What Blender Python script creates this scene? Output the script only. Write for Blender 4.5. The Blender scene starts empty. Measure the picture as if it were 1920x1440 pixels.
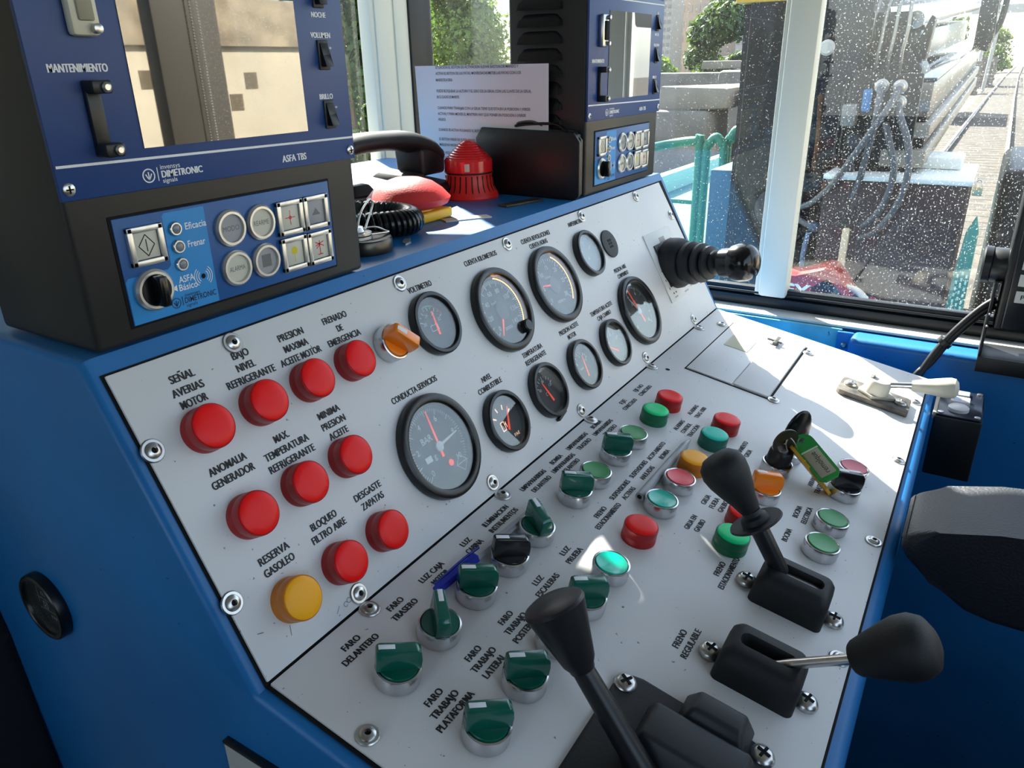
import bpy, bmesh, math, random
from mathutils import Matrix, Vector, noise as mnoise
random.seed(7)
SC = bpy.context.scene
COL = SC.collection
Z0 = 0.95                      # height of the console fold above the cab floor (m)
CM = 0.01

def W(x, y, z):                # console centimetres -> world metres
    return Vector((x * CM, y * CM, z * CM + Z0))

# ---------------------------------------------------------------- camera
cd = bpy.data.cameras.new('camera'); cam = bpy.data.objects.new('camera', cd); COL.objects.link(cam)
cd.sensor_width = 36.0; cd.sensor_fit = 'HORIZONTAL'; cd.lens = 1408.54 / 1920 * 36.0
cd.clip_start = 0.02; cd.clip_end = 500
_r = Vector((0.525534, -0.850583, -0.017988)); _d = Vector((-0.340753, -0.191068, -0.920533)); _f = Vector((0.779552, 0.4899, -0.390251))
cm = Matrix((_r, -_d, -_f)).transposed().to_4x4(); cm.translation = W(-21.229, -30.980, 33.850)
cam.matrix_world = cm
SC.camera = cam
# ---------------------------------------------------------------- view, sky, sun
SC.view_settings.view_transform = 'Standard'; SC.view_settings.look = 'None'
SC.view_settings.gamma = 1.0; SC.view_settings.use_curve_mapping = False
SC.view_settings.exposure = 2.3
SC.cycles.max_bounces = 10; SC.cycles.diffuse_bounces = 5; SC.cycles.glossy_bounces = 5
SC.cycles.transmission_bounces = 6; SC.cycles.transparent_max_bounces = 24
SC.cycles.sample_clamp_indirect = 6.0
SC.cycles.caustics_reflective = False; SC.cycles.caustics_refractive = False
SUN = Vector((0.485, 0.608, 0.630)).normalized()       # towards the sun
wd = bpy.data.worlds.new('sky'); SC.world = wd; wd.use_nodes = True
nt = wd.node_tree; nt.nodes.clear()
sky = nt.nodes.new('ShaderNodeTexSky'); sky.sky_type = 'NISHITA'; sky.sun_disc = False
sky.sun_elevation = math.asin(SUN.z); sky.sun_rotation = math.atan2(SUN.x, SUN.y)
sky.air_density = 1.0; sky.dust_density = 2.0; sky.ozone_density = 1.0; sky.altitude = 600
bg = nt.nodes.new('ShaderNodeBackground'); bg.inputs['Strength'].default_value = 0.17
wo = nt.nodes.new('ShaderNodeOutputWorld')
hz = nt.nodes.new('ShaderNodeMix'); hz.data_type = 'RGBA'; hz.inputs['Factor'].default_value = 0.5      # bright hazy summer sky
hz.inputs['B'].default_value = (2.6, 2.75, 2.95, 1); nt.links.new(sky.outputs[0], hz.inputs['A']); nt.links.new(hz.outputs['Result'], bg.inputs['Color']); nt.links.new(bg.outputs[0], wo.inputs['Surface'])
sd = bpy.data.lights.new('sun', 'SUN'); sun = bpy.data.objects.new('sun', sd); COL.objects.link(sun)
sd.energy = 6.0; sd.angle = math.radians(0.55); sd.color = (1.0, 0.95, 0.87)
sun.rotation_euler = SUN.to_track_quat('Z', 'Y').to_euler(); sun.location = W(200, 300, 600)

# ---------------------------------------------------------------- materials
MAT = {}
def lin(h):
    h = h.lstrip('#'); o = []
    for i in (0, 2, 4):
        v = int(h[i:i + 2], 16) / 255; o.append(v / 12.92 if v <= 0.04045 else ((v + 0.055) / 1.055) ** 2.4)
    return tuple(o) + (1.0,)
def mat(name, col, rough=0.5, metal=0.0, var=0.0, vscale=6.0, bump=0.0, bscale=300.0, spec=0.5, coat=0.0, trans=0.0, emit=0.0, ior=1.45,
        specks=0.0, speckcol='#3a3a3a', speckscale=90.0, sss=0.0, var2=None):
    if name in MAT: return MAT[name]
    m = bpy.data.materials.new(name); m.use_nodes = True; MAT[name] = m
    t = m.node_tree; p = t.nodes['Principled BSDF']
    c = lin(col) if isinstance(col, str) else tuple(col) + (1.0,)
    p.inputs['Base Color'].default_value = c; p.inputs['Roughness'].default_value = rough; p.inputs['Metallic'].default_value = metal
    p.inputs['Specular IOR Level'].default_value = spec; p.inputs['Coat Weight'].default_value = coat; p.inputs['Coat Roughness'].default_value = 0.08
    p.inputs['Transmission Weight'].default_value = trans; p.inputs['IOR'].default_value = ior
    if sss: p.inputs['Subsurface Weight'].default_value = sss; p.inputs['Subsurface Radius'].default_value = (0.004, 0.004, 0.004)
    if emit: p.inputs['Emission Color'].default_value = c; p.inputs['Emission Strength'].default_value = emit
    tc = t.nodes.new('ShaderNodeTexCoord'); src = None
    if var:
        n = t.nodes.new('ShaderNodeTexNoise'); n.inputs['Scale'].default_value = vscale; n.inputs['Detail'].default_value = 6
        t.links.new(tc.outputs['Object'], n.inputs['Vector'])
        mx = t.nodes.new('ShaderNodeMix'); mx.data_type = 'RGBA'
        c2 = lin(var2) if var2 else tuple(max(0, v * (1 - var)) for v in c[:3]) + (1,)
        c1 = c if var2 else tuple(min(1, v * (1 + var * .6)) for v in c[:3]) + (1,)
        mx.inputs['A'].default_value = c2; mx.inputs['B'].default_value = c1
        mr = t.nodes.new('ShaderNodeMapRange'); mr.inputs['From Min'].default_value = 0.35; mr.inputs['From Max'].default_value = 0.65
        t.links.new(n.outputs['Fac'], mr.inputs['Value']); t.links.new(mr.outputs[0], mx.inputs['Factor']); src = mx.outputs['Result']
    if specks:
        v = t.nodes.new('ShaderNodeTexNoise'); v.inputs['Scale'].default_value = speckscale; v.inputs['Detail'].default_value = 3
        t.links.new(tc.outputs['Object'], v.inputs['Vector'])
        mr = t.nodes.new('ShaderNodeMapRange'); mr.inputs['From Min'].default_value = 1 - specks; mr.inputs['From Max'].default_value = 1 - specks + 0.03
        t.links.new(v.outputs['Fac'], mr.inputs['Value'])
        mx = t.nodes.new('ShaderNodeMix'); mx.data_type = 'RGBA'
        if src: t.links.new(src, mx.inputs['A'])
        else: mx.inputs['A'].default_value = c
        mx.inputs['B'].default_value = lin(speckcol); t.links.new(mr.outputs[0], mx.inputs['Factor']); src = mx.outputs['Result']
    if src: t.links.new(src, p.inputs['Base Color'])
    if bump:
        b = t.nodes.new('ShaderNodeTexNoise'); b.inputs['Scale'].default_value = bscale; b.inputs['Detail'].default_value = 2
        t.links.new(tc.outputs['Object'], b.inputs['Vector'])
        bm = t.nodes.new('ShaderNodeBump'); bm.inputs['Strength'].default_value = bump; bm.inputs['Distance'].default_value = 0.002
        t.links.new(b.outputs['Fac'], bm.inputs['Height']); t.links.new(bm.outputs[0], p.inputs['Normal'])
    return m

def pane_mat(name, tint, haze, speck, refl=1.0, scale=260.0, lo=0.665):
    """thin clear pane with dust: transparent + fresnel mirror + dust specks that scatter light through"""
    if name in MAT: return MAT[name]
    m = bpy.data.materials.new(name); m.use_nodes = True; MAT[name] = m
    t = m.node_tree; t.nodes.clear(); N = t.nodes.new; L = t.links.new
    out = N('ShaderNodeOutputMaterial'); tr = N('ShaderNodeBsdfTransparent'); tr.inputs['Color'].default_value = tuple(tint) + (1,)
    gl = N('ShaderNodeBsdfGlossy'); gl.inputs['Roughness'].default_value = 0.0
    ge = N('ShaderNodeNewGeometry'); dp = N('ShaderNodeVectorMath'); dp.operation = 'DOT_PRODUCT'; L(ge.outputs['Normal'], dp.inputs[0]); L(ge.outputs['Incoming'], dp.inputs[1])
    def ma(op, a, b):
        q = N('ShaderNodeMath'); q.operation = op
        for k, v in enumerate((a, b)):
            if v is None: continue
            if isinstance(v, (int, float)): q.inputs[k].default_value = v
            else: L(v, q.inputs[k])
        return q.outputs[0]
    ab = ma('ABSOLUTE', dp.outputs['Value'], None); sch = ma('ADD', ma('MULTIPLY', ma('POWER', ma('SUBTRACT', 1.0, ab), 5.0), 0.96), 0.04)
    fm = N('ShaderNodeMath'); fm.operation = 'MULTIPLY'; fm.inputs[1].default_value = refl; L(sch, fm.inputs[0])
    m1 = N('ShaderNodeMixShader'); L(fm.outputs[0], m1.inputs['Fac']); L(tr.outputs[0], m1.inputs[1]); L(gl.outputs[0], m1.inputs[2])
    last = m1.outputs[0]
    if haze or speck:
        tc = N('ShaderNodeTexCoord')
        tl = N('ShaderNodeBsdfTranslucent'); tl.inputs['Color'].default_value = (.85, .85, .82, 1)
        df = N('ShaderNodeBsdfDiffuse'); df.inputs['Color'].default_value = (.7, .7, .66, 1)
        ad = N('ShaderNodeMixShader'); ad.inputs['Fac'].default_value = 0.45; L(tl.outputs[0], ad.inputs[1]); L(df.outputs[0], ad.inputs[2])
        n = N('ShaderNodeTexNoise'); n.inputs['Scale'].default_value = scale; n.inputs['Detail'].default_value = 2.5; L(tc.outputs['Object'], n.inputs['Vector'])
        a = N('ShaderNodeMapRange'); a.inputs['From Min'].default_value = lo; a.inputs['From Max'].default_value = lo + 0.10; a.inputs['To Max'].default_value = speck
        L(n.outputs['Fac'], a.inputs['Value'])
        n2 = N('ShaderNodeTexNoise'); n2.inputs['Scale'].default_value = 5.0; n2.inputs['Detail'].default_value = 5; L(tc.outputs['Object'], n2.inputs['Vector'])
        b = N('ShaderNodeMapRange'); b.inputs['From Min'].default_value = 0.3; b.inputs['From Max'].default_value = 0.75
        b.inputs['To Min'].default_value = haze * .55; b.inputs['To Max'].default_value = haze * 1.5; L(n2.outputs['Fac'], b.inputs['Value'])
        s = N('ShaderNodeMath'); s.operation = 'ADD'; s.use_clamp = True; L(a.outputs[0], s.inputs[0]); L(b.outputs[0], s.inputs[1])
        m2 = N('ShaderNodeMixShader'); L(s.outputs[0], m2.inputs['Fac']); L(last, m2.inputs[1]); L(ad.outputs[0], m2.inputs[2]); last = m2.outputs[0]
    L(last, out.inputs['Surface'])
    return m

# paint and plastic used in many places
blue_paint = mat('blue_paint', (0.010, 0.155, 0.42), 0.40, var=0.10, vscale=9, bump=0.03, bscale=160, specks=0.27, speckcol='#1b3a5c', speckscale=120)
panel_grey = mat('panel_grey', (0.73, 0.725, 0.72), 0.42, var=0.05, vscale=5, specks=0.285, speckcol='#7c7e81', speckscale=260)
ink = mat('black_ink', '#1d1d20', 0.6)
white_ink = mat('white_ink', '#e6e8ea', 0.6)
chrome = mat('chrome', (0.62, 0.62, 0.63), 0.22, 1.0)
steel = mat('steel', (0.55, 0.54, 0.52), 0.30, 1.0)
dull_steel = mat('dull_steel', (0.30, 0.29, 0.28), 0.42, 1.0)
black_plastic = mat('black_plastic', '#17181a', 0.38)
black_matt = mat('black_matt', '#141517', 0.62, bump=0.10, bscale=700)
black_rubber = mat('black_rubber', '#15161a', 0.55)
dark_hole = mat('dark_hole', '#060607', 0.9)
cream = mat('cream_paint', (0.80, 0.775, 0.63), 0.45, var=0.05, vscale=4)
# ---------------------------------------------------------------- mesh building (centimetres)
class G:
    def __init__(s): s.bm = bmesh.new()
    def _tf(s, vs, M):
        if M is not None:
            bmesh.ops.transform(s.bm, matrix=M, verts=vs)
        return s
    def box(s, lo, hi, bev=0.0, M=None, seg=2, taper=None):
        r = bmesh.ops.create_cube(s.bm, size=1.0); vs = r['verts']
        for v in vs:
            k = 1.0
            if taper is not None and v.co.z > 0: k = taper
            v.co = Vector([(lo[i] + hi[i]) / 2 + v.co[i] * (hi[i] - lo[i]) * (k if i < 2 else 1) for i in range(3)])
        if bev:
            es = list({e for v in vs for e in v.link_edges})
            q = bmesh.ops.bevel(s.bm, geom=es, offset=bev, segments=seg, affect='EDGES', profile=0.5)
            vs = list({v for f in q['faces'] for v in f.verts} | {v for v in vs if v.is_valid})
            vs = s._island(vs)
        return s._tf(vs, M)
    def _island(s, vs):
        seen = set(vs); st = list(vs)
        while st:
            v = st.pop()
            for e in v.link_edges:
                o = e.other_vert(v)
                if o not in seen: seen.add(o); st.append(o)
        return list(seen)
    def lathe(s, prof, seg=40, M=None, cap=True, ang=2 * math.pi):
        """revolve (r, z) profile about z"""
        rings = []; vs = []
        for r, z in prof:
            if r < 1e-6: ring = [s.bm.verts.new((0, 0, z))]
            else: ring = [s.bm.verts.new((r * math.cos(2 * math.pi * i / seg), r * math.sin(2 * math.pi * i / seg), z)) for i in range(seg)]
            rings.append(ring); vs += ring
        for a, b in zip(rings, rings[1:]):
            for i in range(seg):
                j = (i + 1) % seg
                if len(a) == 1 and len(b) == 1: break
                if len(a) == 1: s.bm.faces.new((a[0], b[j], b[i]))
                elif len(b) == 1: s.bm.faces.new((a[i], a[j], b[0]))
                else: s.bm.faces.new((a[i], a[j], b[j], b[i]))
        if cap:
            if len(rings[0]) > 1: s.bm.faces.new(list(reversed(rings[0])))
            if len(rings[-1]) > 1: s.bm.faces.new(rings[-1])
        return s._tf(vs, M)
    def cyl(s, r, z0, z1, seg=32, M=None, bev=0.0, r2=None):
        r2 = r if r2 is None else r2
        if bev: return s.lathe([(r - bev, z0), (r, z0 + bev), (r2, z1 - bev), (r2 - bev, z1)], seg, M)
        return s.lathe([(r, z0), (r2, z1)], seg, M)
    def prism(s, poly, z0, z1, M=None, bev=0.0, seg=2):
        """extrude a polygon (x, y), counter-clockwise, from z0 to z1"""
        a = [s.bm.verts.new((x, y, z0)) for x, y in poly]; b = [s.bm.verts.new((x, y, z1)) for x, y in poly]
        n = len(poly); fs = [s.bm.faces.new(list(reversed(a))), s.bm.faces.new(b)]
        for i in range(n): fs.append(s.bm.faces.new((a[i], a[(i + 1) % n], b[(i + 1) % n], b[i])))
        vs = a + b
        if bev:
            es = list({e for f in fs for e in f.edges})
            q = bmesh.ops.bevel(s.bm, geom=es, offset=bev, segments=seg, affect='EDGES', profile=0.5)
            vs = s._island([v for f in q['faces'] for v in f.verts] or [v for v in vs if v.is_valid])
        return s._tf(vs, M)
    def hexa(s, P):
        """box from 8 points: bottom 4 counter-clockwise then top 4"""
        v = [s.bm.verts.new(p) for p in P]
        for q in ((3, 2, 1, 0), (4, 5, 6, 7), (0, 1, 5, 4), (1, 2, 6, 5), (2, 3, 7, 6), (3, 0, 4, 7)): s.bm.faces.new([v[i] for i in q])
        return s
    def tube(s, pts, r, seg=10, closed=False, cap=True, M=None, step=None, smooth=True, flat=1.0):
        P = [Vector(p) for p in pts]; R = list(r) if isinstance(r, (list, tuple)) else [r] * len(P)
        if smooth and len(P) > 2:
            Q, RR = [], []; n = len(P); k = step or 6
            rng = range(n if closed else n - 1)
            for i in rng:
                g = lambda j: P[j % n] if closed else P[max(0, min(n - 1, j))]
                p0, p1, p2, p3 = g(i - 1), g(i), g(i + 1), g(i + 2)
                for q in range(k):
                    t = q / k
                    Q.append(0.5 * ((2 * p1) + (p2 - p0) * t + (2 * p0 - 5 * p1 + 4 * p2 - p3) * t * t + (3 * p1 - p0 - 3 * p2 + p3) * t ** 3))
                    RR.append(R[i] * (1 - t) + R[(i + 1) % n] * t)
            if not closed: Q.append(P[-1]); RR.append(R[-1])
            P, R = Q, RR
        n = len(P); rings = []; up = None; vs = []
        for i in range(n):
            a = P[(i - 1) % n] if closed else P[max(0, i - 1)]; b = P[(i + 1) % n] if closed else P[min(n - 1, i + 1)]
            d = (b - a).normalized()
            if up is None: up = Vector((0, 0, 1)) if abs(d.z) < 0.9 else Vector((1, 0, 0))
            x = up - d * up.dot(d); x.normalize(); y = d.cross(x); up = x
            ring = [s.bm.verts.new(P[i] + (x * math.cos(2 * math.pi * j / seg) * flat + y * math.sin(2 * math.pi * j / seg)) * R[i]) for j in range(seg)]
            rings.append(ring); vs += ring
        for i in range(n if closed else n - 1):
            A, B = rings[i], rings[(i + 1) % n]
            for j in range(seg): s.bm.faces.new((A[j], A[(j + 1) % seg], B[(j + 1) % seg], B[j]))
        if cap and not closed: s.bm.faces.new(list(reversed(rings[0]))); s.bm.faces.new(rings[-1])
        return s._tf(vs, M)
    def ball(s, c, r, seg=24, M=None):
        r = (r, r, r) if not isinstance(r, (list, tuple)) else r
        q = bmesh.ops.create_uvsphere(s.bm, u_segments=seg, v_segments=max(6, seg // 2), radius=1.0)
        for v in q['verts']: v.co = Vector((c[0] + v.co.x * r[0], c[1] + v.co.y * r[1], c[2] + v.co.z * r[2]))
        return s._tf(q['verts'], M)
    def btext(s, txt, cx, cy, w, h, z=0.02, fat=.028):
        """heavy condensed lettering: the strokes are widened sideways"""
        for k, d in enumerate((-fat, 0.0, fat)): s.text(txt, cx + d, cy, w - 2 * fat, h, z + .002 * k, None, .006)
        return s
    def text(s, txt, cx, cy, w, h, z=0.02, M=None, bold=0.02):
        me = text_mesh(txt, bold)
        xs = [v.co.x for v in me.vertices]; ys = [v.co.y for v in me.vertices]
        if not xs: return s
        x0, x1 = min(xs), max(xs); cap = 0.73
        kx = (w / (x1 - x0)) if w else h / cap; ky = h / cap
        n0 = len(s.bm.verts); s.bm.from_mesh(me); s.bm.verts.ensure_lookup_table(); vs = s.bm.verts[n0:]
        for v in vs: v.co = Vector((cx + (v.co.x - (x0 + x1) / 2) * kx, cy + v.co.y * ky - h / 2, z))
        return s._tf(vs, M)
    def strip(s, p, q, w, z=0.02, M=None):
        """flat printed line from p to q (x, y) of width w"""
        d = Vector((q[0] - p[0], q[1] - p[1])).normalized(); n = Vector((-d.y, d.x)) * w / 2
        vs = [s.bm.verts.new((a[0] + k * n.x, a[1] + k * n.y, z)) for a, k in ((p, -1), (q, -1), (q, 1), (p, 1))]
        s.bm.faces.new(vs); return s._tf(vs, M)
    def ring(s, cx, cy, r, w, z=0.02, a0=0.0, a1=2 * math.pi, n=40, M=None):
        vs = []; full = abs(a1 - a0 - 2 * math.pi) < 1e-4
        for i in range(n + 1):
            a = a0 + (a1 - a0) * i / n
            vs.append((s.bm.verts.new((cx + (r - w / 2) * math.cos(a), cy + (r - w / 2) * math.sin(a), z)), s.bm.verts.new((cx + (r + w / 2) * math.cos(a), cy + (r + w / 2) * math.sin(a), z))))
        for i in range(n): s.bm.faces.new((vs[i][0], vs[i][1], vs[i + 1][1], vs[i + 1][0]))
        return s._tf([v for p in vs for v in p], M)
    def disc(s, cx, cy, r, z=0.02, n=28, M=None):
        vs = [s.bm.verts.new((cx + r * math.cos(2 * math.pi * i / n), cy + r * math.sin(2 * math.pi * i / n), z)) for i in range(n)]
        s.bm.faces.new(vs); return s._tf(vs, M)
    def poly(s, pts, M=None):
        vs = [s.bm.verts.new(p) for p in pts]; s.bm.faces.new(vs); return s._tf(vs, M)
    def mesh(s, name, m, ang=35.0):
        me = bpy.data.meshes.new(name)
        bmesh.ops.scale(s.bm, vec=(CM, CM, CM), verts=s.bm.verts)
        bmesh.ops.recalc_face_normals(s.bm, faces=s.bm.faces) if len(s.bm.faces) < 60000 else None
        for f in s.bm.faces: f.smooth = True
        s.bm.to_mesh(me); s.bm.free(); me.materials.append(m)
        me.set_sharp_from_angle(angle=math.radians(ang))
        return me
    def build(s, name, m, parent=None, M=None, ang=35.0, label=None):
        o = bpy.data.objects.new(name, s.mesh(name, m, ang)); COL.objects.link(o)
        if parent is not None: o.parent = parent
        if M is not None: o.matrix_local = M
        if label: o['label'] = label
        return o
_tm = {}
def text_mesh(txt, bold):
    k = (txt, bold)
    if k not in _tm:
        cu = bpy.data.curves.new('lettering', 'FONT'); cu.body = txt; cu.offset = bold; cu.resolution_u = 3
        o = bpy.data.objects.new('lettering', cu); COL.objects.link(o)
        dg = bpy.context.evaluated_depsgraph_get(); dg.update()
        _tm[k] = bpy.data.meshes.new_from_object(o.evaluated_get(dg)); bpy.data.objects.remove(o); bpy.data.curves.remove(cu)
    return _tm[k]

def T(x, y, z): return Matrix.Translation(Vector((x, y, z)))
def RX(a): return Matrix.Rotation(math.radians(a), 4, 'X')
def RY(a): return Matrix.Rotation(math.radians(a), 4, 'Y')
def RZ(a): return Matrix.Rotation(math.radians(a), 4, 'Z')
def along(p, q):
    """matrix taking +z from p to q (cm)"""
    p, q = Vector(p), Vector(q); return T(*p) @ (q - p).to_track_quat('Z', 'Y').to_matrix().to_4x4()
AL, BE = 1.07733, 0.18539       # slopes of the gauge panel and of the switch panel
ca, sa, cb, sb = math.cos(AL), math.sin(AL), math.cos(BE), math.sin(BE)
def frame(x, y, z, o=(0, 0, 0)):
    m = Matrix((Vector(x), Vector(y), Vector(z))).transposed().to_4x4(); m.translation = W(*o); return m
FA = frame((1, 0, 0), (0, ca, sa), (0, -sa, ca))          # local x along the fold, y up the panel, z out
FB = frame((1, 0, 0), (0, cb, sb), (0, -sb, cb))          # local x along the fold, y towards the fold
FL = frame((0, -1, 0), (0, 0, 1), (-1, 0, 0), (-1.0, 0, 0))  # end face of the console
def onA(u, v, h=0.0): return FA @ T(u * CM, v * CM, h * CM)
def onB(u, v, h=0.0): return FB @ T(u * CM, -v * CM, h * CM)   # v counted from the fold towards the driver
def thing(name, label, cat, M=None, group=None):
    o = bpy.data.objects.new(name, None); COL.objects.link(o); o.empty_display_size = 0.02
    if M is not None: o.matrix_world = M
    o['label'] = label; o['category'] = cat
    if group: o['group'] = group
    return o
def tag(o, label, cat, group=None):
    o['label'] = label; o['category'] = cat
    if group: o['group'] = group
    return o
def struct(o): o['kind'] = 'structure'; return o
def at(x, y, z, rz=0.0): return Matrix.Translation(W(x, y, z)) @ RZ(rz)
WM = Matrix.Translation(W(0, 0, 0))        # console centimetre frame
def dup(root, M, label, group=None):
    r = root.copy(); COL.objects.link(r); r.matrix_world = M; r['label'] = label
    if group: r['group'] = group
    for ch in list(root.children):
        c = ch.copy(); COL.objects.link(c); c.parent = r
        for g in list(ch.children):
            d = g.copy(); COL.objects.link(d); d.parent = c
    return r
# ================================================================ the cab
XF, YL, YR, XB, ZF, ZC = 100.0, 64.0, -110.0, -165.0, -95.0, 92.0
def slab(name, lo, hi, m, bev=0.0, kind=True):
    o = G().box(lo, hi, bev).build(name, m, None, WM)
    return struct(o) if kind else o
dark_floor = mat('floor_rubber', '#23272c', 0.7, bump=0.2, bscale=120)
slab('floor', (XB - 4, YR - 4, ZF - 4), (XF + 4, YL + 4, ZF), dark_floor)
slab('ceiling', (XB - 4, YR - 4, ZC), (XF + 4, YL + 4, ZC + 4), mat('ceiling_lining', (0.45, 0.45, 0.43), 0.7))
# wall with an outline polygon and window holes, built from prisms of the solid regions
def wall_xz(name, y0, y1, polys, m):
    g = G()
    for p in polys: g.prism([(x, z) for x, z in p], y0, y1, Matrix(((1, 0, 0, 0), (0, 0, 1, 0), (0, 1, 0, 0), (0, 0, 0, 1))))
    return struct(g.build(name, m, None, WM))
def rect(a, b, c, d): return [(a, c), (b, c), (b, d), (a, d)]
wall_xz('wall_left', YL, YL + 4, [rect(XB, XF, ZF, 18), rect(XB, 13.3, 18, ZC),
        [(13.3, 18), (85.2, 80), (85.2, ZC), (13.3, ZC)], rect(85.2, XF, 86, ZC)], cream)  # sloping window edge invented to shape the sun beam on the ledge
lining = mat('wall_lining', (0.16, 0.165, 0.17), 0.6)
wall_xz('wall_right', YR - 4, YR, [rect(XB, XF + 4, ZF, 6), rect(XB, XF + 4, 82, ZC), rect(XB, -60, 6, 82)], lining)
def wall_yz(name, x0, x1, rects, m):
    g = G()
    for a, b, c, d in rects: g.box((x0, a, c), (x1, b, d))
    return struct(g.build(name, m, None, WM))
wall_yz('wall_back', XB - 4, XB, [(YR, YL, ZF, 10), (YR, YL, 80, ZC), (YR, -40, 10, 80), (45, YL, 10, 80)], lining)  # unseen rear opening added to let fill light onto the console end
wall_yz('wall_front', 96.2, 99.9, [(YR, YL, ZF, -3.3)], blue_paint)
wall_yz('trim_1', XF, XF + 4, [(YR, YL, 72, ZC)], cream)                                    # lintel over the windscreen
# sill: white painted ledge, rubber channel
sill = mat('sill_paint', (0.66, 0.64, 0.58), 0.5, var=0.12, vscale=14)
slab('trim_2', (95.6, YR, -3.3), (99.7, 60, -2.9), sill, 0.1)
rub = mat('window_rubber', '#101215', 0.42)
def gasket(name, lo, hi, lab=None):
    g = G(); g.box(lo, hi, 0.25)
    return g
g = G(); g.box((99.2, YR, -2.9), (101.4, 64, -1.2), 0.3); g.box((99.8, YR, -1.3), (101.4, 64, 0.15), 0.3); g.box((99.3, YR, -0.9), (100.2, 64, -0.5), .15)
struct(g.build('trim_3', rub, None, WM))
slab('trim_4', (94.9, 61.9, -1), (101.4, 64, 72), rub, 0.3)                                   # rubber on the corner post
# cream mullion in the windscreen
g = G(); g.box((98.6, -6.9, -1.0), (101.8, -2.6, 72), 0.5); g.box((99.4, -2.7, -1.0), (100.8, -1.9, 72), 0.1)
struct(g.build('trim_5', mat('mullion_cream', (0.92, 0.885, 0.74), 0.5), None, WM))
# corner posts
g = G(); g.box((85.2, 62.6, 14), (95.2, 65.3, 88), 0.4); g.box((86.2, 62.3, 14), (90.6, 62.9, 86), 0.25); g.box((91.2, 62.3, 14), (95.0, 62.9, 86), 0.25)
struct(g.build('trim_6', cream, None, WM))
post_shaded = mat('post_shade_brown', '#4a443c', 0.5)  # shadow inside the cab put into the post's dark colour
slab('trim_7', (90, -113, 9), (107, -108.5, 72), post_shaded, 0.4)
# windscreen panes (slabs of glass)
dusty2 = pane_mat('dustier_glass', (0.95, 0.975, 0.965), 0.006, 0.55, 1.0, 380.0, 0.63)
dusty = pane_mat('dusty_glass', (0.95, 0.975, 0.965), 0.006, 0.40, 1.0, 420.0)
clear = pane_mat('clear_glass', (0.96, 0.98, 0.97), 0.004, 0.1, 1.0, 180.0)
struct(G().box((100.3, -2.6, -0.3), (100.8, 61.5, 72)).build('window_1', dusty, None, WM))
struct(G().box((100.3, YR, -0.3), (100.8, -6.7, 72)).build('window_2', dusty2, None, WM))
struct(G().prism([(14, 18), (85, 18), (85, 79.5)], YL + 1.5, YL + 2, Matrix(((1, 0, 0, 0), (0, 0, 1, 0), (0, 1, 0, 0), (0, 0, 0, 1)))).build('window_3', clear, None, WM))
struct(G().box((-60, YR - 2.2, 6), (90, YR - 1.7, 82)).build('window_4', clear, None, WM))
# parts of the wall under the windscreen, right of the console
teal_old = mat('worn_teal', (0.16, 0.52, 0.60), 0.5, var=0.25, vscale=20, specks=0.36, speckcol='#3c5a62', speckscale=45)
o = G().box((95.0, -16.4, -6.6), (96.3, 12, -3.35), 0.12).build('wall_strip', teal_old, None, WM); tag(o, 'pale turquoise metal strip with flaking paint under the white window sill', 'strip')
t = thing('mounting_tab', 'small blue bracket tab with a black screw under the sill beside the turquoise strip', 'bracket', at(94.9, -17.0, -5.6))
G().box((-.35, -1.15, -3.2), (.35, 1.15, 2.0), 0.12).build('tab_plate', blue_paint, t)
G().lathe([(.45, 0), (.45, .2), (.25, .35), (0, .36)], 16, RY(-90) @ T(0, 0, .3)).build('screw', dull_steel, t)
bb = G().box((91.5, -75, -30), (96.2, -17.9, -3.45), 0.9, seg=4).build('duct_cover', blue_paint, None, WM)
tag(bb, 'long blue painted duct cover with rounded top edge below the windscreen sill', 'cover')
# roller-blind bead chain hanging at the front right post
t = thing('bead_chain', 'metal bead chain of a roller blind hanging at the front corner post', 'chain', at(99.2, -107.6, 0))
for k, (dx, dy) in enumerate(((0, 0), (1.6, 0.3))):
    g = G()
    for i in range(96): g.ball((dx, dy, 12 + i * 0.62), 0.21, 6)
    g.build('chain_strand', mat('chain_metal', (0.75, 0.73, 0.66), 0.3, 0.8), t)
# ================================================================ the console
t = thing('control_console', 'blue painted steel control console carrying two grey sloping panels', 'console', at(0, 0, -95))
prof = [(10.27, 19.05), (0.1, 0.1), (0.0, -0.12), (-29.55, -5.65), (-30.0, -5.95), (-30.2, -6.4), (-30.2, -9.5), (-26, -17), (-26, -95), (61.5, -95), (61.5, 19.05)]
# body extruded along x between the end faces, with rounded long edges at the ends
bm = G(); n = len(prof)
def ring_at(x, inset):
    # inset moves the outline inwards (towards its middle) for the rolled end edges
    out = []
    for i, (y, z) in enumerate(prof):
        a, b = Vector(prof[i - 1]), Vector(prof[(i + 1) % n]); p = Vector((y, z))
        e1 = (p - a).normalized(); e2 = (b - p).normalized()
        n1 = Vector((-e1.y, e1.x)); n2 = Vector((-e2.y, e2.x)); m = (n1 + n2)
        m = m / max(0.35, m.length_squared) * 2
        out.append(bm.bm.verts.new((x, *(p + m * inset))))
    return out
rings = [ring_at(x, i) for x, i in ((-1.0, .45), (-.85, .2), (-.55, .05), (-.2, 0), (85.6, 0), (86.2, .06), (86.5, .25), (86.6, .5))]
for A, B in zip(rings, rings[1:]):
    for i in range(n): bm.bm.faces.new((A[i], A[(i + 1) % n], B[(i + 1) % n], B[i]))
bm.bm.faces.new(rings[0]); bm.bm.faces.new(list(reversed(rings[-1])))
bm.build('cabinet', blue_paint, t, T(0, 0, .95), 40)
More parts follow.
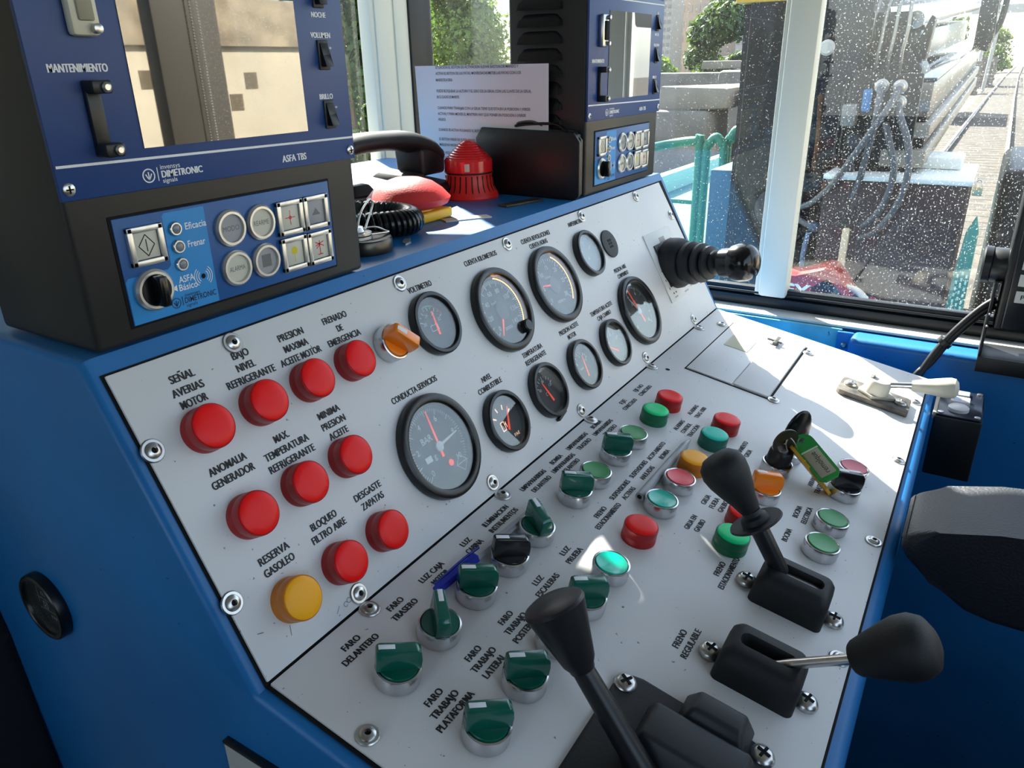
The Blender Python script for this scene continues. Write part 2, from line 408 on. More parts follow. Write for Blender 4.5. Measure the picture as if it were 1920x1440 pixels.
# dark seams around the panels
g = G(); g.box((-.25, -.02, 0.02), (85.2, 20.55, .07)); g.build('panel_seam', dark_hole, t, Matrix.Translation((0, 0, .95)) @ WM.inverted() @ FA)
g = G(); g.box((-.25, -29.72, 0.02), (85.25, .02, .07)); g.build('panel_seam', dark_hole, t, Matrix.Translation((0, 0, .95)) @ WM.inverted() @ FB)

pa = thing('instrument_panel', 'steep pale grey gauge panel along the back of the console', 'panel', FA)
G().prism([(-.08, .24), (84.95, .24), (83.6, 20.36), (-.1, 20.4)], .08, .295, None, .06).build('panel_plate', panel_grey, pa)
pb = thing('switch_panel', 'gently sloping pale grey switch panel at the front of the console', 'panel', FB)
G().prism([(-.02, -29.52), (84.98, -29.52), (84.98, -.2), (-.02, -.2)], .08, .295, None, .06).build('panel_plate', panel_grey, pb)
PT = .30
def screw_mesh(kind):
    g = G()
    if kind == 'hex':
        g.lathe([(.72, 0), (.72, .06), (.66, .12), (.5, .12), (.48, .2), (.34, .30), (.2, .32), (.2, .16), (0, .16)], 24)
    else:
        g.lathe([(.62, 0), (.62, .10), (.5, .28), (.25, .38), (0, .40)], 24)
    return g
hexm = screw_mesh('hex').mesh('screw', steel)
holem = G().disc(0, 0, .2, .17, 6).mesh('socket', dark_hole)
def put(me, name, parent, x, y, z, rz=0.0):
    o = bpy.data.objects.new(name, me); COL.objects.link(o); o.parent = parent; o.matrix_local = T(x * CM, y * CM, z * CM) @ RZ(rz); return o
for u, v in ((8.3, 19.72), (.29, 15.5), (.23, 5.46), (8.23, .98), (25.2, 19.6), (41.93, 19.57), (58.4, 19.6), (74.4, 19.6), (82.9, 15.4), (83.5, 5.3), (75.9, 1.1), (58.85, 1.14), (41.7, 1.1), (25.0, 1.1)):
    s = put(hexm, 'screw', pa, u, v, PT, u * 37); put(holem, 'screw_socket', s, 0, 0, 0)
for u, v in ((8.13, .75), (25.03, .72), (41.95, .7), (58.7, .6), (75.4, .75), (79.4, 2.7), (61.9, 14.65), (79.65, 14.8), (75.6, 28.8), (58.7, 28.8), (41.8, 28.75), (25.5, 28.8), (.9, 7.0)):
    s = put(hexm, 'screw', pb, u, -v, PT, u * 53); put(holem, 'screw_socket', s, 0, 0, 0)
g = G().disc(59.6, -2.3, .28, PT + .02, 14).build('drilled_hole', dark_hole, pb)
CAP_A = [[('SEÑAL', 4.06, 18.9, 1.75), ('AVERIAS', 4.04, 18.06, 2.25), ('MOTOR', 4.04, 17.24, 1.9)],
 [('BAJO', 8.45, 18.9, 1.35), ('NIVEL', 8.45, 18.06, 1.5), ('REFRIGERANTE', 8.47, 17.24, 3.95)],
 [('PRESION', 12.84, 18.9, 2.3), ('MAXIMA', 12.84, 18.06, 2.22), ('ACEITE MOTOR', 12.84, 17.24, 3.8)],
 [('FRENADO', 17.17, 18.9, 2.5), ('DE', 17.19, 18.06, .6), ('EMERGENCIA', 17.2, 17.24, 3.4)],
 [('ANOMALIA', 4.07, 12.86, 2.8), ('GENERADOR', 4.07, 12.04, 3.2)],
 [('MAX.', 8.4, 12.86, 1.25), ('TEMPERATURA', 8.42, 12.04, 3.8), ('REFRIGERANTE', 8.42, 11.22, 3.97)],
 [('MINIMA', 12.8, 12.86, 2.1), ('PRESION', 12.78, 12.04, 2.28), ('ACEITE', 12.78, 11.22, 1.85)],
 [('DESGASTE', 12.78, 6.55, 2.75), ('ZAPATAS', 12.8, 5.74, 2.28)], [('CONDUCTA SERVICIOS', 21.49, 11.3, 5.7)],
 [('BLOQUEO', 8.4, 6.55, 2.35), ('FILTRO AIRE', 8.43, 5.74, 3.13)], [('RESERVA', 4.07, 6.55, 2.42), ('GASOLEO', 4.05, 5.74, 2.43)],
 [('VOLTIMETRO', 27.3, 18.75, 3.2)], [('CUENTA KILOMETROS', 36.94, 19.2, 5.45)],
 [('CUENTA REVOLUCIONES', 47.41, 19.25, 6.0), ('CUENTA HORAS', 47.38, 18.5, 3.75)], [('AMPERIMETRO', 56.4, 19.2, 3.5)],
 [('PRESION AIRE', 62.05, 12.1, 3.4), ('COMPRIMIDO', 62.15, 11.3, 3.05)], [('TEMPERATURA ACEITE', 53.92, 9.05, 5.55), ('CAJA CAMBIO', 53.93, 8.25, 3.45)],
 [('PRESION ACEITE', 45.96, 9.05, 4.15), ('MOTOR', 45.95, 8.25, 1.8)], [('TEMPERATURA', 38.3, 9.05, 3.75), ('REFRIGERANTE', 38.35, 8.25, 3.87)],
 [('NIVEL', 30.2, 9.1, 1.5), ('COMBUSTIBLE', 30.19, 8.3, 3.75)]]
CAP_B = [[('FARO', 5.22, 1.75, 1.5), ('DELANTERO', 5.23, 2.58, 3.15)], [('FARO', 9.61, 1.75, 1.5), ('TRASERO', 9.63, 2.58, 2.5)],
 [('LUZ CAJA', 13.7, 1.75, 2.68), ('MOTOR', 13.72, 2.55, 1.8)], [('LUZ', 18.04, 1.75, 1.17), ('CABINA', 18.08, 2.55, 2.0)],
 [('ILUMINACION', 22.28, 1.75, 3.5), ('INSTRUMENTOS', 22.3, 2.55, 3.97)],
 [('FARO', 13.48, 8.35, 1.46), ('TRABAJO', 13.48, 9.17, 2.45), ('POSTERIOR', 13.55, 9.99, 3.0)],
 [('FARO', 9.51, 8.35, 1.48), ('TRABAJO', 9.52, 9.17, 2.48), ('LATERAL', 9.55, 9.99, 2.3)],
 [('FARO', 5.25, 8.38, 1.5), ('TRABAJO', 5.26, 9.2, 2.48), ('PLATAFORMA', 5.3, 10.0, 3.45)],
 [('EJE NO', 52.37, 1.55, 2.2), ('CONECTADO', 52.43, 2.38, 3.15)], [('EJE', 48.1, 1.55, 1.25), ('CONECTADO', 48.14, 2.38, 3.2)],
 [('ALARMAS', 52.34, 8.15, 2.7), ('TRAS 1000', 52.38, 9.0, 2.97)], [('ALARMAS', 48.0, 8.15, 2.55), ('CONTROL', 47.98, 8.97, 2.47), ('TRACCIÓN', 48.0, 9.77, 2.97)],
 [('BOMBA', 41.6, 1.5, 2.05), ('LIMPIAPARABRISAS', 41.58, 2.27, 4.1), ('TRASERO', 41.65, 3.05, 2.65)], [('LIMPIAPARABRISAS', 37.33, 1.5, 4.07), ('TRASERO', 37.33, 2.27, 2.6)],
 [('BOMBA', 33.08, 1.5, 2.0), ('LIMPIAPARABRISAS', 33.04, 2.3, 4.1), ('DELANTERO', 33.15, 3.05, 2.93)], [('LIMPIAPARABRISAS', 28.75, 1.55, 4.1), ('DELANTERO', 28.78, 2.4, 3.05)],
 [('ACOPLAMIENTO', 41.48, 8.22, 4.1), ('BOMBA', 41.5, 9.08, 2.05)], [('SUSPENSIONES', 37.23, 8.15, 3.6), ('ANULADAS', 37.24, 9.03, 2.8)],
 [('SUSPENSIONES', 32.95, 8.17, 3.75), ('ACTIVAS', 33.02, 9.0, 2.3)], [('FRENO', 28.77, 8.25, 1.84), ('ESTACIONAMIENTO', 28.8, 9.0, 4.45)],
 [('LUZ', 22.4, 8.25, 1.22), ('PRUEBA', 22.41, 9.07, 2.25)], [('LUZ', 18.13, 8.25, 1.18), ('ESCALERAS', 18.2, 9.05, 3.0)],
 [('ACCIONAMIENTO', 47.92, 14.85, 4.35), ('GRUA', 47.96, 15.65, 1.65)], [('GRUA', 37.15, 14.85, 1.72), ('FUERA', 37.2, 15.65, 1.9), ('GALIBO', 37.28, 16.45, 2.07)],
 [('GRUA EN', 33.0, 14.9, 2.35), ('GALIBO', 33.07, 15.7, 1.97)], [('FRENO', 28.87, 18.85, 1.93), ('ESTACIONAMIENTO', 28.92, 19.62, 4.48)],
 [('FRENO', 19.75, 18.9, 1.98), ('REGULABLE', 19.85, 19.7, 3.22)], [('BOCINA', 41.43, 22.15, 2.15), ('ELECTRICA', 41.47, 23.0, 2.98)], [('BOCINA', 37.25, 22.2, 2.1)],
 [('ARRANQUE', 48.1, 22.15, 3.1), ('TRASERO', 47.2, 22.95, 2.9)]]
for c in CAP_A:
    g = G()
    for s, u, v, w in c: g.btext(s, u, v, w, .52, PT + .012)
    g.build('caption', ink, pa)
for c in CAP_B:
    g = G()
    for s, u, v, w in c: g.btext(s, u, -v, w, .50, PT + .012)
    g.build('caption', ink, pb)
# pencil scribble on the gauge panel
g = G()
for k in range(3): g.ring(7.0 + k * .35, .95 + .1 * (k % 2), .16, .035, PT + .012, .3, 5.6, 14)
g.strip((6.1, .8), (6.5, 1.15), .035, PT + .012); g.strip((2.6, 1.6), (2.8, 2.2), .04, PT + .012); g.strip((.7, 3.0), (1.1, 2.85), .05, PT + .012)
g.build('pencil_marks', mat('pencil', '#6b6b6e', 0.8), pa)

# ---------------------------------------------------------------- gauges
glass_g = pane_mat('gauge_glass', (0.97, 0.985, 0.98), 0.035, 0.12, 1.5, 60.0)
dial_dark = mat('dial_dark', '#2b2e33', 0.6)
bez_m = mat('bezel_black', '#121315', 0.30)
dial_ink = mat('dial_ink', '#d9dde0', 0.6)
needle_red = mat('needle_red', '#e8442e', 0.45, emit=0.15)
glow = mat('scale_backlight', (1.0, 0.36, 0.07), 0.5, emit=1.6)
def gauge(name, label, u, v, r, dial=dial_dark, kind='', M=None):
    t = thing(name, label, 'gauge', onA(u, v, PT) if M is None else M, None)
    k = r / 2.8
    G().lathe([(r * .985, 0), (r, .1), (r, .55), (r * .985, .72), (r * .95, .80), (r * .86, .80), (r * .835, .74), (r * .805, .30), (r * .80, .02), (r * .80, 0)], 56, None, False).build('bezel', bez_m, t)
    G().cyl(r * .81, .02, .06, 48).build('dial', dial, t)
    G().cyl(r * .815, .50, .56, 48).build('glass', glass_g, t)
    return t
def ticks(g, R, n, a0, a1, l, w, major=5, lm=None):
    for i in range(n + 1):
        a = math.radians(a0 + (a1 - a0) * i / n); L = (lm or l * 1.6) if i % major == 0 else l
        g.strip((R * math.cos(a), R * math.sin(a)), ((R - L) * math.cos(a), (R - L) * math.sin(a)), w if i % major else w * 1.5, .075)
def nums(g, R, lst, h, a0, a1):
    for i, s in enumerate(lst):
        a = math.radians(a0 + (a1 - a0) * i / (len(lst) - 1)); g.text(s, R * math.cos(a), R * math.sin(a), None, h, .075, None, .0)
def needle(t, ang, L, w, tail, m=None, z=.2, name='needle'):
    a = math.radians(ang); g = G()
    g.prism([(-tail, -w * .5), (L, -w * .18), (L, w * .18), (-tail, w * .5)], z, z + .05, RZ(ang)); return g.build(name, m or needle_red, t)
def hub(t, r, m, z=.28): return G().lathe([(r, .08), (r, z), (r * .7, z + .08), (0, z + .09)], 24).build('hub', m, t)

gv = gauge('voltmeter', 'small battery voltage gauge under VOLTIMETRO, beside the orange selector', 26.78, 15.37, 2.79)
g = G(); ticks(g, 1.55, 8, 160, 20, .18, .05, 2, .32); nums(g, 1.0, ['20', '24', '28', '32'], .3, 165, 15)
for p, q in (((-.45, -.55), (.45, -.55)), ((-.45, -.05), (.45, -.05)), ((-.45, -.55), (-.45, -.05)), ((.45, -.55), (.45, -.05)), ((-.25, -.05), (-.25, .07)), ((.25, -.05), (.25, .07))): g.strip(p, q, .06, .075)
g.build('scale', dial_ink, gv)
g = G(); g.ring(0, 0, 1.65, .12, .075, math.radians(60), math.radians(110)); g.build('green_band', mat('scale_green', '#4f9a6a', .6), gv)
g = G(); g.ring(0, 0, 1.65, .12, .075, math.radians(20), math.radians(45)); g.build('red_band', mat('scale_red', '#b8493f', .6), gv)
n = needle(gv, 84, 1.9, .22, .2); n.matrix_local = T(.1 * CM, -.8 * CM, 0)

gk = gauge('speedometer', 'large speed gauge under CUENTA KILOMETROS with a black knob in its glass', 36.38, 13.88, 4.17)
g = G(); ticks(g, 3.05, 70, 228, -48, .35, .05, 5, .62); nums(g, 2.0, ['0', '20', '40', '60', '80', '100', '120', '140'], .48, 226, -46); g.text('km/h', -.55, .95, .95, .3, .075, None, 0)
g.text('0000', 0, -1.75, 1.2, .3, .075, None, 0); g.build('scale', dial_ink, gk)
G().ring(0, 0, 3.2, .10, .08, math.radians(-40), math.radians(75)).build('backlight', glow, gk)
needle(gk, 236, 2.7, .3, .3); hub(gk, .95, mat('hub_grey', '#56585c', .6), .25)
G().lathe([(.62, .5), (.62, 1.0), (.5, 1.12), (0, 1.14)], 24, T(1.75, -2.35, 0)).build('trip_knob', black_plastic, gk)

gr = gauge('rev_counter', 'large engine speed gauge under CUENTA REVOLUCIONES with an amber arc', 46.73, 13.82, 4.2)
g = G(); ticks(g, 3.0, 30, 220, -40, .3, .05, 5, .55); nums(g, 2.05, ['0', '5', '10', '15', '20', '25', '30'], .48, 220, -40); g.text('r/min', -.5, 1.05, 1.1, .3, .075, None, 0)
g.text('x100', -.35, .5, .8, .28, .075, None, 0); g.text('00000 h', .1, -1.8, 1.5, .3, .075, None, 0); g.build('scale', dial_ink, gr)
G().ring(0, 0, 3.25, .10, .08, math.radians(-42), math.radians(62)).build('backlight', glow, gr)
needle(gr, 170, 2.3, .3, .3); hub(gr, .95, mat('hub_grey', '#56585c', .6), .25)

reflect_dial = mat('dial_reflection', '#8f9aa3', 0.5)  # whitish glass reflection painted into the dial colour
ga = gauge('ammeter', 'small gauge under AMPERIMETRO, reflection painted into its pale dial, left of the round black plug', 55.97, 15.33, 2.74, reflect_dial)
g = G(); ticks(g, 1.6, 8, 150, 30, .2, .05, 4, .35); g.text('A', 0, -.5, None, .5, .075, None, 0); nums(g, 1.1, ['-60', '0', '60'], .26, 150, 30); g.build('scale', mat('dial_ink_pale', '#b9c3cb', .6), ga)

g_cs = gauge('brake_pressure_gauge', 'largest two-needle BAR gauge under CONDUCTA SERVICIOS', 21.0, 6.35, 4.35)
g = G(); ticks(g, 3.15, 60, 222, -42, .25, .035, 6, .5); nums(g, 2.35, ['0', '2', '4', '6', '8', '10'], .5, 222, -42); g.text('BAR', -.85, 1.0, 1.3, .58, .075, None, 0)
for p, q in (((1.0, -2.2), (1.7, -1.5)), ((1.7, -1.5), (2.4, -2.2)), ((2.4, -2.2), (1.7, -2.9)), ((1.7, -2.9), (1.0, -2.2)), ((1.0, -2.2), (2.4, -2.2))): g.strip(p, q, .05, .075)
g.poly([(-1.9, -.75, .075), (-1.15, -.75, .075), (-1.15, -.25, .075), (-1.9, -.25, .075)]); g.text('g', -.75, -.5, None, .5, .075, None, 0)
g.build('scale', dial_ink, g_cs)
needle(g_cs, 86, 3.0, .26, .9); needle(g_cs, 7, 2.6, .3, .3, mat('needle_white', '#dcdad4', .4), .16)
g = G(); g.lathe([(0, .2), (.27, .2), (.27, .26), (0, .26)], 20, T(.42, -1.65, 0)); g.build('counterweight', needle_red, g_cs)
hub(g_cs, .42, mat('hub_white', '#d8dade', .35), .3)

gp = gauge('air_pressure_gauge', 'two-needle gauge under PRESION AIRE COMPRIMIDO, below the joystick plate', 61.83, 6.42, 4.35, mat('dial_black', '#1a1b1d', .5))
g = G(); ticks(g, 3.15, 60, 222, -42, .25, .035, 6, .5); nums(g, 2.35, ['0', '2', '4', '6', '8', '10'], .45, 222, -42); g.text('BAR', -.3, 1.2, 1.2, .5, .075, None, 0); g.build('scale', dial_ink, gp)
needle(gp, 104, 3.0, .26, 1.6); needle(gp, 122, 2.2, .24, .5, mat('needle_white', '#dcdad4', .4), .16); hub(gp, .42, mat('hub_white', '#d8dade', .35), .3)

gt = gauge('gearbox_temperature_gauge', 'small gauge under TEMPERATURA ACEITE CAJA CAMBIO with a milky face', 53.2, 4.9, 2.77, mat('dial_milky', '#8b8b86', .5))
g = G(); ticks(g, 1.6, 4, 160, 20, .3, .06, 1); nums(g, 1.05, ['40', '80', '120'], .28, 160, 20); g.build('scale', mat('dial_ink_pale', '#b9c3cb', .6), gt); n = needle(gt, 150, 1.7, .22, .2); n.matrix_local = T(0, -.9 * CM, 0)
gm = gauge('engine_oil_pressure_gauge', 'small gauge under PRESION ACEITE MOTOR with an orange needle', 45.42, 4.9, 2.75)
g = G(); ticks(g, 1.5, 10, 155, 25, .18, .05, 2, .32); nums(g, 1.0, ['0', '5', '10'], .28, 160, 20); g.text('BAR', -.35, -.25, .7, .26, .075, None, 0); g.build('scale', dial_ink, gm); n = needle(gm, 82, 2.0, .24, .3); n.matrix_local = T(.1 * CM, -1.0 * CM, 0)
gc = gauge('coolant_temperature_gauge', 'small gauge under TEMPERATURA REFRIGERANTE with a broken bezel foot', 37.6, 4.92, 2.78)
g = G(); ticks(g, 1.5, 8, 155, 25, .2, .05, 2, .34); nums(g, 1.0, ['40', '80', '120'], .3, 160, 20); g.text('C', -.2, -.3, None, .35, .075, None, 0); g.build('scale', dial_ink, gc); n = needle(gc, 108, 1.9, .24, .3); n.matrix_local = T(.2 * CM, -.9 * CM, 0)
G().box((-1.2, -3.0, .05), (.6, -2.72, .5), .08, RZ(12)).build('loose_clip', black_plastic, gc)
gf = gauge('fuel_gauge', 'small fuel level gauge under NIVEL COMBUSTIBLE with an orange needle', 29.85, 4.83, 2.84)
fuel_ink = mat('scale_amber', '#f0b79a', .6, emit=.25)
g = G()
for a in (150, 110, 70, 30): g.strip((1.55 * math.cos(math.radians(a)), 1.55 * math.sin(math.radians(a))), (1.1 * math.cos(math.radians(a)), 1.1 * math.sin(math.radians(a))), .14, .075)
for p, q in (((-.75, -.7), (-.15, -.7)), ((-.7, -.7), (-.7, .1)), ((-.2, -.7), (-.2, .1)), ((-.7, .1), (-.2, .1)), ((-.2, -.2), (.02, -.2)), ((.02, -.55), (.02, .0))): g.strip(p, q, .09, .075)
g.text('FAE', .9, -1.55, .8, .3, .075, None, 0); g.build('scale', fuel_ink, gf); n = needle(gf, 62, 1.9, .26, .3); n.matrix_local = T(.1 * CM, -.55 * CM, 0)

hm = gauge('hour_meter', 'round black hour meter on the blue end face of the console', 0, 0, 2.75, mat('dial_black', '#1a1b1d', .5), '', FL @ T(-23.1 * CM, -2.75 * CM, 0.02 * CM))
g = G()
for p, q in (((-1.6, 1.1), (1.3, 1.1)), ((-1.7, .1), (1.9, .1)), ((-1.6, -.9), (1.7, -.9)), ((-1.5, 1.1), (-1.5, -.4)), ((.8, 1.4), (.8, .7)), ((.9, .4), (.9, -1.7)), ((-1.0, -.15), (-.45, -.15)), ((-1.0, -.75), (-.45, -.75)), ((-1.0, -.15), (-1.0, -.75)), ((-.45, -.15), (-.45, -.75)), ((-1.0, -.15), (-.45, -.75)), ((-.45, -.15), (-1.0, -.75))): g.strip(p, q, .05, .075)
g.text('00475', -.25, .6, 1.5, .38, .075, None, 0); g.text('h', 1.35, .55, None, .35, .075, None, 0); g.text('1/100', 1.35, -.35, .7, .25, .075, None, 0); g.text('FAE', .1, -1.35, .8, .3, .075, None, 0)
g.build('scale', mat('dial_ink_dim', '#e4e8ec', .6), hm)
t = thing('blanking_plug', 'round black ribbed plug right of the ammeter', 'plug', onA(61.95, 15.35, PT))
G().lathe([(1.72, 0), (1.76, .08), (1.72, .2), (1.5, .25), (.7, .25), (0, .27)], 36).build('plug_cap', mat('plug_grey', '#33363a', .6), t)
g = G()
for i in (-.33, 0, .33):
    for j in (-.4, 0, .4): g.box((i - .1, j - .14, .24), (i + .1, j + .14, .32), .02)
g.build('plug_ribs', mat('plug_dark', '#1a1c1f', .6), t)

# ---------------------------------------------------------------- lamps, buttons, selectors
red_lens = mat('red_lens', (0.90, 0.008, 0.008), 0.36, spec=.28)
red_side = mat('red_side', (0.36, 0.008, 0.010), 0.35)  # cap side: shade away from the light put in as a darker red
def lens_mats(n, c, c2): return mat(n + '_lens', c, 0.36, spec=.28), mat(n + '_side', c2, 0.35)  # second colour is the same plastic with side shade painted in
LM = {'red': (red_lens, red_side), 'green': lens_mats('green', (0.0, 0.66, 0.22), (0.004, 0.14, 0.06)), 'teal': lens_mats('teal', (0.01, 0.56, 0.42), (0.004, 0.12, 0.09)),
      'amber': lens_mats('amber', (0.98, 0.42, 0.014), (0.56, 0.17, 0.008))}
def lamp_proto(c):
    a, b = LM[c]
    dome = G().lathe([(1.34, 1.40), (1.31, 1.47), (1.22, 1.525), (.9, 1.575), (.5, 1.60), (0, 1.61)], 44, None, False).mesh('lens', a)
    side = G().lathe([(1.44, 0), (1.44, .5), (1.40, .56), (1.40, .70), (1.42, .76), (1.42, 1.28), (1.40, 1.40), (1.36, 1.43), (1.33, 1.42)], 44, None, False).mesh('cap_ring', b)
    return dome, side
LP = {c: lamp_proto(c) for c in LM}
def lamp(c, label, M, group):
    t = thing('indicator_lamp', label, 'indicator light', M, group)
    for nm, me in zip(('lens', 'cap_ring'), LP[c]): o = bpy.data.objects.new(nm, me); COL.objects.link(o); o.parent = t
    return t
UX, VY = (3.66, 7.97, 12.27, 16.57), (15.35, 9.41, 3.47)
for i, j, txt in ((0, 0, 'SEÑAL AVERIAS MOTOR'), (1, 0, 'BAJO NIVEL REFRIGERANTE'), (2, 0, 'PRESION MAXIMA ACEITE MOTOR'), (3, 0, 'FRENADO DE EMERGENCIA'), (0, 1, 'ANOMALIA GENERADOR'),
                  (1, 1, 'MAX. TEMPERATURA REFRIGERANTE'), (2, 1, 'MINIMA PRESION ACEITE'), (1, 2, 'BLOQUEO FILTRO AIRE'), (2, 2, 'DESGASTE ZAPATAS')):
    lamp('red', 'red round indicator lamp below the words ' + txt, onA(UX[i] , VY[j], PT - .06), 'red lamps on the gauge panel')
lamp('amber', 'amber round indicator lamp below the words RESERVA GASOLEO', onA(UX[0], VY[2], PT - .06), 'amber lamps')
for c, txt, u, v in (('red', 'EJE NO CONECTADO', 50.85, 5.71), ('green', 'EJE CONECTADO', 46.8, 5.68), ('red', 'ALARMAS TRAS 1000', 50.67, 12.24), ('teal', 'ALARMAS CONTROL TRACCIÓN', 46.71, 12.19),
                     ('amber', 'ACOPLAMIENTO BOMBA', 40.9, 12.15), ('red', 'FRENO ESTACIONAMIENTO in the middle of the panel', 27.89, 12.17), ('red', 'GRUA FUERA GALIBO, half hidden by the brake lever', 35.9, 18.5), ('green', 'GRUA EN GALIBO', 32.11, 18.62)):
    lamp(c, ('green' if c == 'teal' else c) + ' round indicator lamp beside the words ' + txt, onB(u, v, PT - .06), 'lamps on the switch panel')
ring_me = G().lathe([(1.40, 0), (1.47, .05), (1.47, 1.0), (1.43, 1.1), (1.33, 1.13), (1.28, 1.08), (1.26, .8)], 48, None, False).mesh('bezel_ring', chrome)
def btn_cap(m): return G().lathe([(1.24, .6), (1.24, 1.10), (1.18, 1.17), (.9, 1.10), (.5, 1.05), (0, 1.03)], 40, None, False).mesh('button_cap', m)
BM = {'green': btn_cap(mat('button_green', (0.055, 0.30, 0.095), 0.4)), 'teal': btn_cap(mat('button_teal', (0.0, 0.50, 0.37), 0.3, coat=.3)), 'lit': btn_cap(mat('button_teal_lit', (0.0, 0.64, 0.45), 0.3, coat=.3)),  # lit cap: brighter copy of the teal, light put into the colour
      'red': btn_cap(mat('button_red', (0.80, 0.06, 0.08), 0.35)), 'pink': btn_cap(mat('button_pink', (0.62, 0.16, 0.20), 0.5))}
def push(c, label, u, v):
    t = thing('push_button', label, 'button', onB(u, v, PT), 'round push buttons on the switch panel')
    for nm, me in (('bezel_ring', ring_me), ('button_cap', BM[c])): o = bpy.data.objects.new(nm, me); COL.objects.link(o); o.parent = t
    return t
push('green', 'flat green push button below BOMBA LIMPIAPARABRISAS TRASERO', 41.2, 5.62); push('green', 'flat green push button below BOMBA LIMPIAPARABRISAS DELANTERO', 32.65, 5.70)
push('red', 'red push button beside SUSPENSIONES ANULADAS and the clear pen', 37.16, 12.1); push('teal', 'turquoise push button beside SUSPENSIONES ACTIVAS at the pen end', 32.84, 12.05)
push('lit', 'bright turquoise push button beside LUZ PRUEBA in a sun spot', 22.36, 12.12)
push('green', 'green push button beside BOCINA ELECTRICA', 41.0, 25.05); push('green', 'green push button beside BOCINA alone, nearest the parking brake lever', 36.7, 25.05)
push('pink', 'faded pink push button behind the black selector near the console edge', 51.61, 25.1)
def sel_mesh(m):
    base = G().lathe([(1.25, .6), (1.25, 1.12), (1.2, 1.2), (.8, 1.2), (0, 1.2)], 40, None, False).mesh('knob_disc', m)
    # raised grip across the disc: long, thin, top edge higher at the marked end
    g = G()
    prof = [(-1.42, 1.15), (1.36, 1.15), (1.40, 1.8), (1.32, 2.35), (1.05, 2.62), (-1.25, 2.78), (-1.45, 2.62)]
    lo = [(x, -.52, z) for x, z in prof]; hi = [(x, .52, z) for x, z in prof]
    for p in (lo, hi):
        for i, (x, y, z) in enumerate(p): p[i] = (x, y * (1.0 - .28 * (z - 1.15) / 1.6), z)
    A = [g.bm.verts.new(p) for p in lo]; B = [g.bm.verts.new(p) for p in hi]; k = len(A)
    fs = [g.bm.faces.new(A), g.bm.faces.new(list(reversed(B)))] + [g.bm.faces.new((A[(i + 1) % k], A[i], B[i], B[(i + 1) % k])) for i in range(k)]
    bmesh.ops.bevel(g.bm, geom=list({e for f in fs for e in f.edges}), offset=.10, segments=2, affect='EDGES', profile=.5)
    grip = g.mesh('grip', m)
    mk = G(); a = math.atan2(2.62 - 2.78, 1.05 + 1.25)
    mk.box((-1.30, -.17, 2.735), (-.30, .17, 2.80), .02, T(0, 0, 0) @ RY(math.degrees(-a)) if False else None)
    for v in mk.bm.verts: v.co.z += (v.co.x + 1.25) * math.tan(a)
    mark = mk.mesh('white_mark', white_ink)
    return base, grip, mark
selg = lambda n, c, **k: sel_mesh(mat(n, c, 0.22, coat=0.4, **k))
SM = {'green': selg('selector_green', (0.003, 0.105, 0.072)), 'black': selg('selector_black', (0.012, 0.012, 0.015)), 'orange': selg('selector_orange', (0.95, 0.24, 0.012))}
def selector(c, label, M, ang):
    t = thing('selector_switch', label, 'switch', M, 'rotary selector switches')
    o = bpy.data.objects.new('bezel_ring', ring_me); COL.objects.link(o); o.parent = t
    for nm, me in zip(('knob_disc', 'grip', 'white_mark'), SM[c]):
        o = bpy.data.objects.new(nm, me); COL.objects.link(o); o.parent = t; o.matrix_local = RZ(ang)
    return t
OFF, ON = -45, -135       # angle of the local +x end: marked end points the other way
for c, txt, u, v, a in (('green', 'below FARO DELANTERO', 5.02, 5.75, OFF), ('green', 'below FARO TRASERO, turned edge-on', 9.35, 5.67, ON), ('green', 'below LUZ CAJA MOTOR in front of the blue pen cap', 13.89, 5.55, OFF),
                        ('black', 'below LUZ CABINA', 18.11, 5.65, OFF), ('green', 'below ILUMINACION INSTRUMENTOS, turned edge-on', 22.36, 5.56, ON + 12), ('green', 'below LIMPIAPARABRISAS DELANTERO', 28.9, 5.6, OFF - 4),
                        ('green', 'below LIMPIAPARABRISAS TRASERO', 37.3, 5.6, OFF - 4), ('green', 'below LUZ ESCALERAS, behind the conical lever knob', 18.07, 12.21, OFF), ('green', 'below FARO TRABAJO POSTERIOR, hidden by the conical knob', 13.74, 12.2, OFF),
                        ('green', 'below FARO TRABAJO LATERAL', 9.52, 12.22, OFF), ('green', 'below FARO TRABAJO PLATAFORMA, nearest the viewer', 5.06, 12.32, OFF),
                        ('orange', 'below the crane key switch, half hidden by the brake lever knob', 41.4, 18.9, OFF - 10), ('black', 'at the end of the green key tag', 47.4, 25.05, OFF - 12)):
    selector(c, ('dark green' if c == 'green' else c) + ' rotary selector ' + txt, onB(u, v, PT), a)
selector('orange', 'orange rotary selector on the gauge panel left of the voltmeter', onA(20.9, 15.4, PT), -45)
# ================================================================ hatch, joystick, levers, keys, pens on the panels
t = thing('hatch_cover', 'rectangular grey hatch lid with small window and latch, far corner of switch panel', 'hatch', onB(0, 0, PT))
G().box((61.9, -9.6, 0), (81.3, -3.9, .16), .06).build('lid', panel_grey, t)
gg = G(); gg.prism([(61.9, -14.0), (81.35, -14.0), (81.35, -9.75), (61.9, -9.75)], 0, .28, None, .10); gg.build('lid', panel_grey, t)
g = G()
for a, b in (((61.55, -14.1), (61.8, -3.7)), ((81.4, -14.1), (81.6, -3.7)), ((61.55, -14.35), (81.6, -14.08)), ((61.55, -3.85), (81.6, -3.7))): g.box((a[0], a[1], 0), (b[0], b[1], .03))
g.build('gap_shadow_line', dark_hole, t)
g = G(); g.box((72.4, -8.4, .13), (76.9, -5.2, .24), .05); g.build('window', mat('hatch_window', '#b9b39c', .35), t)
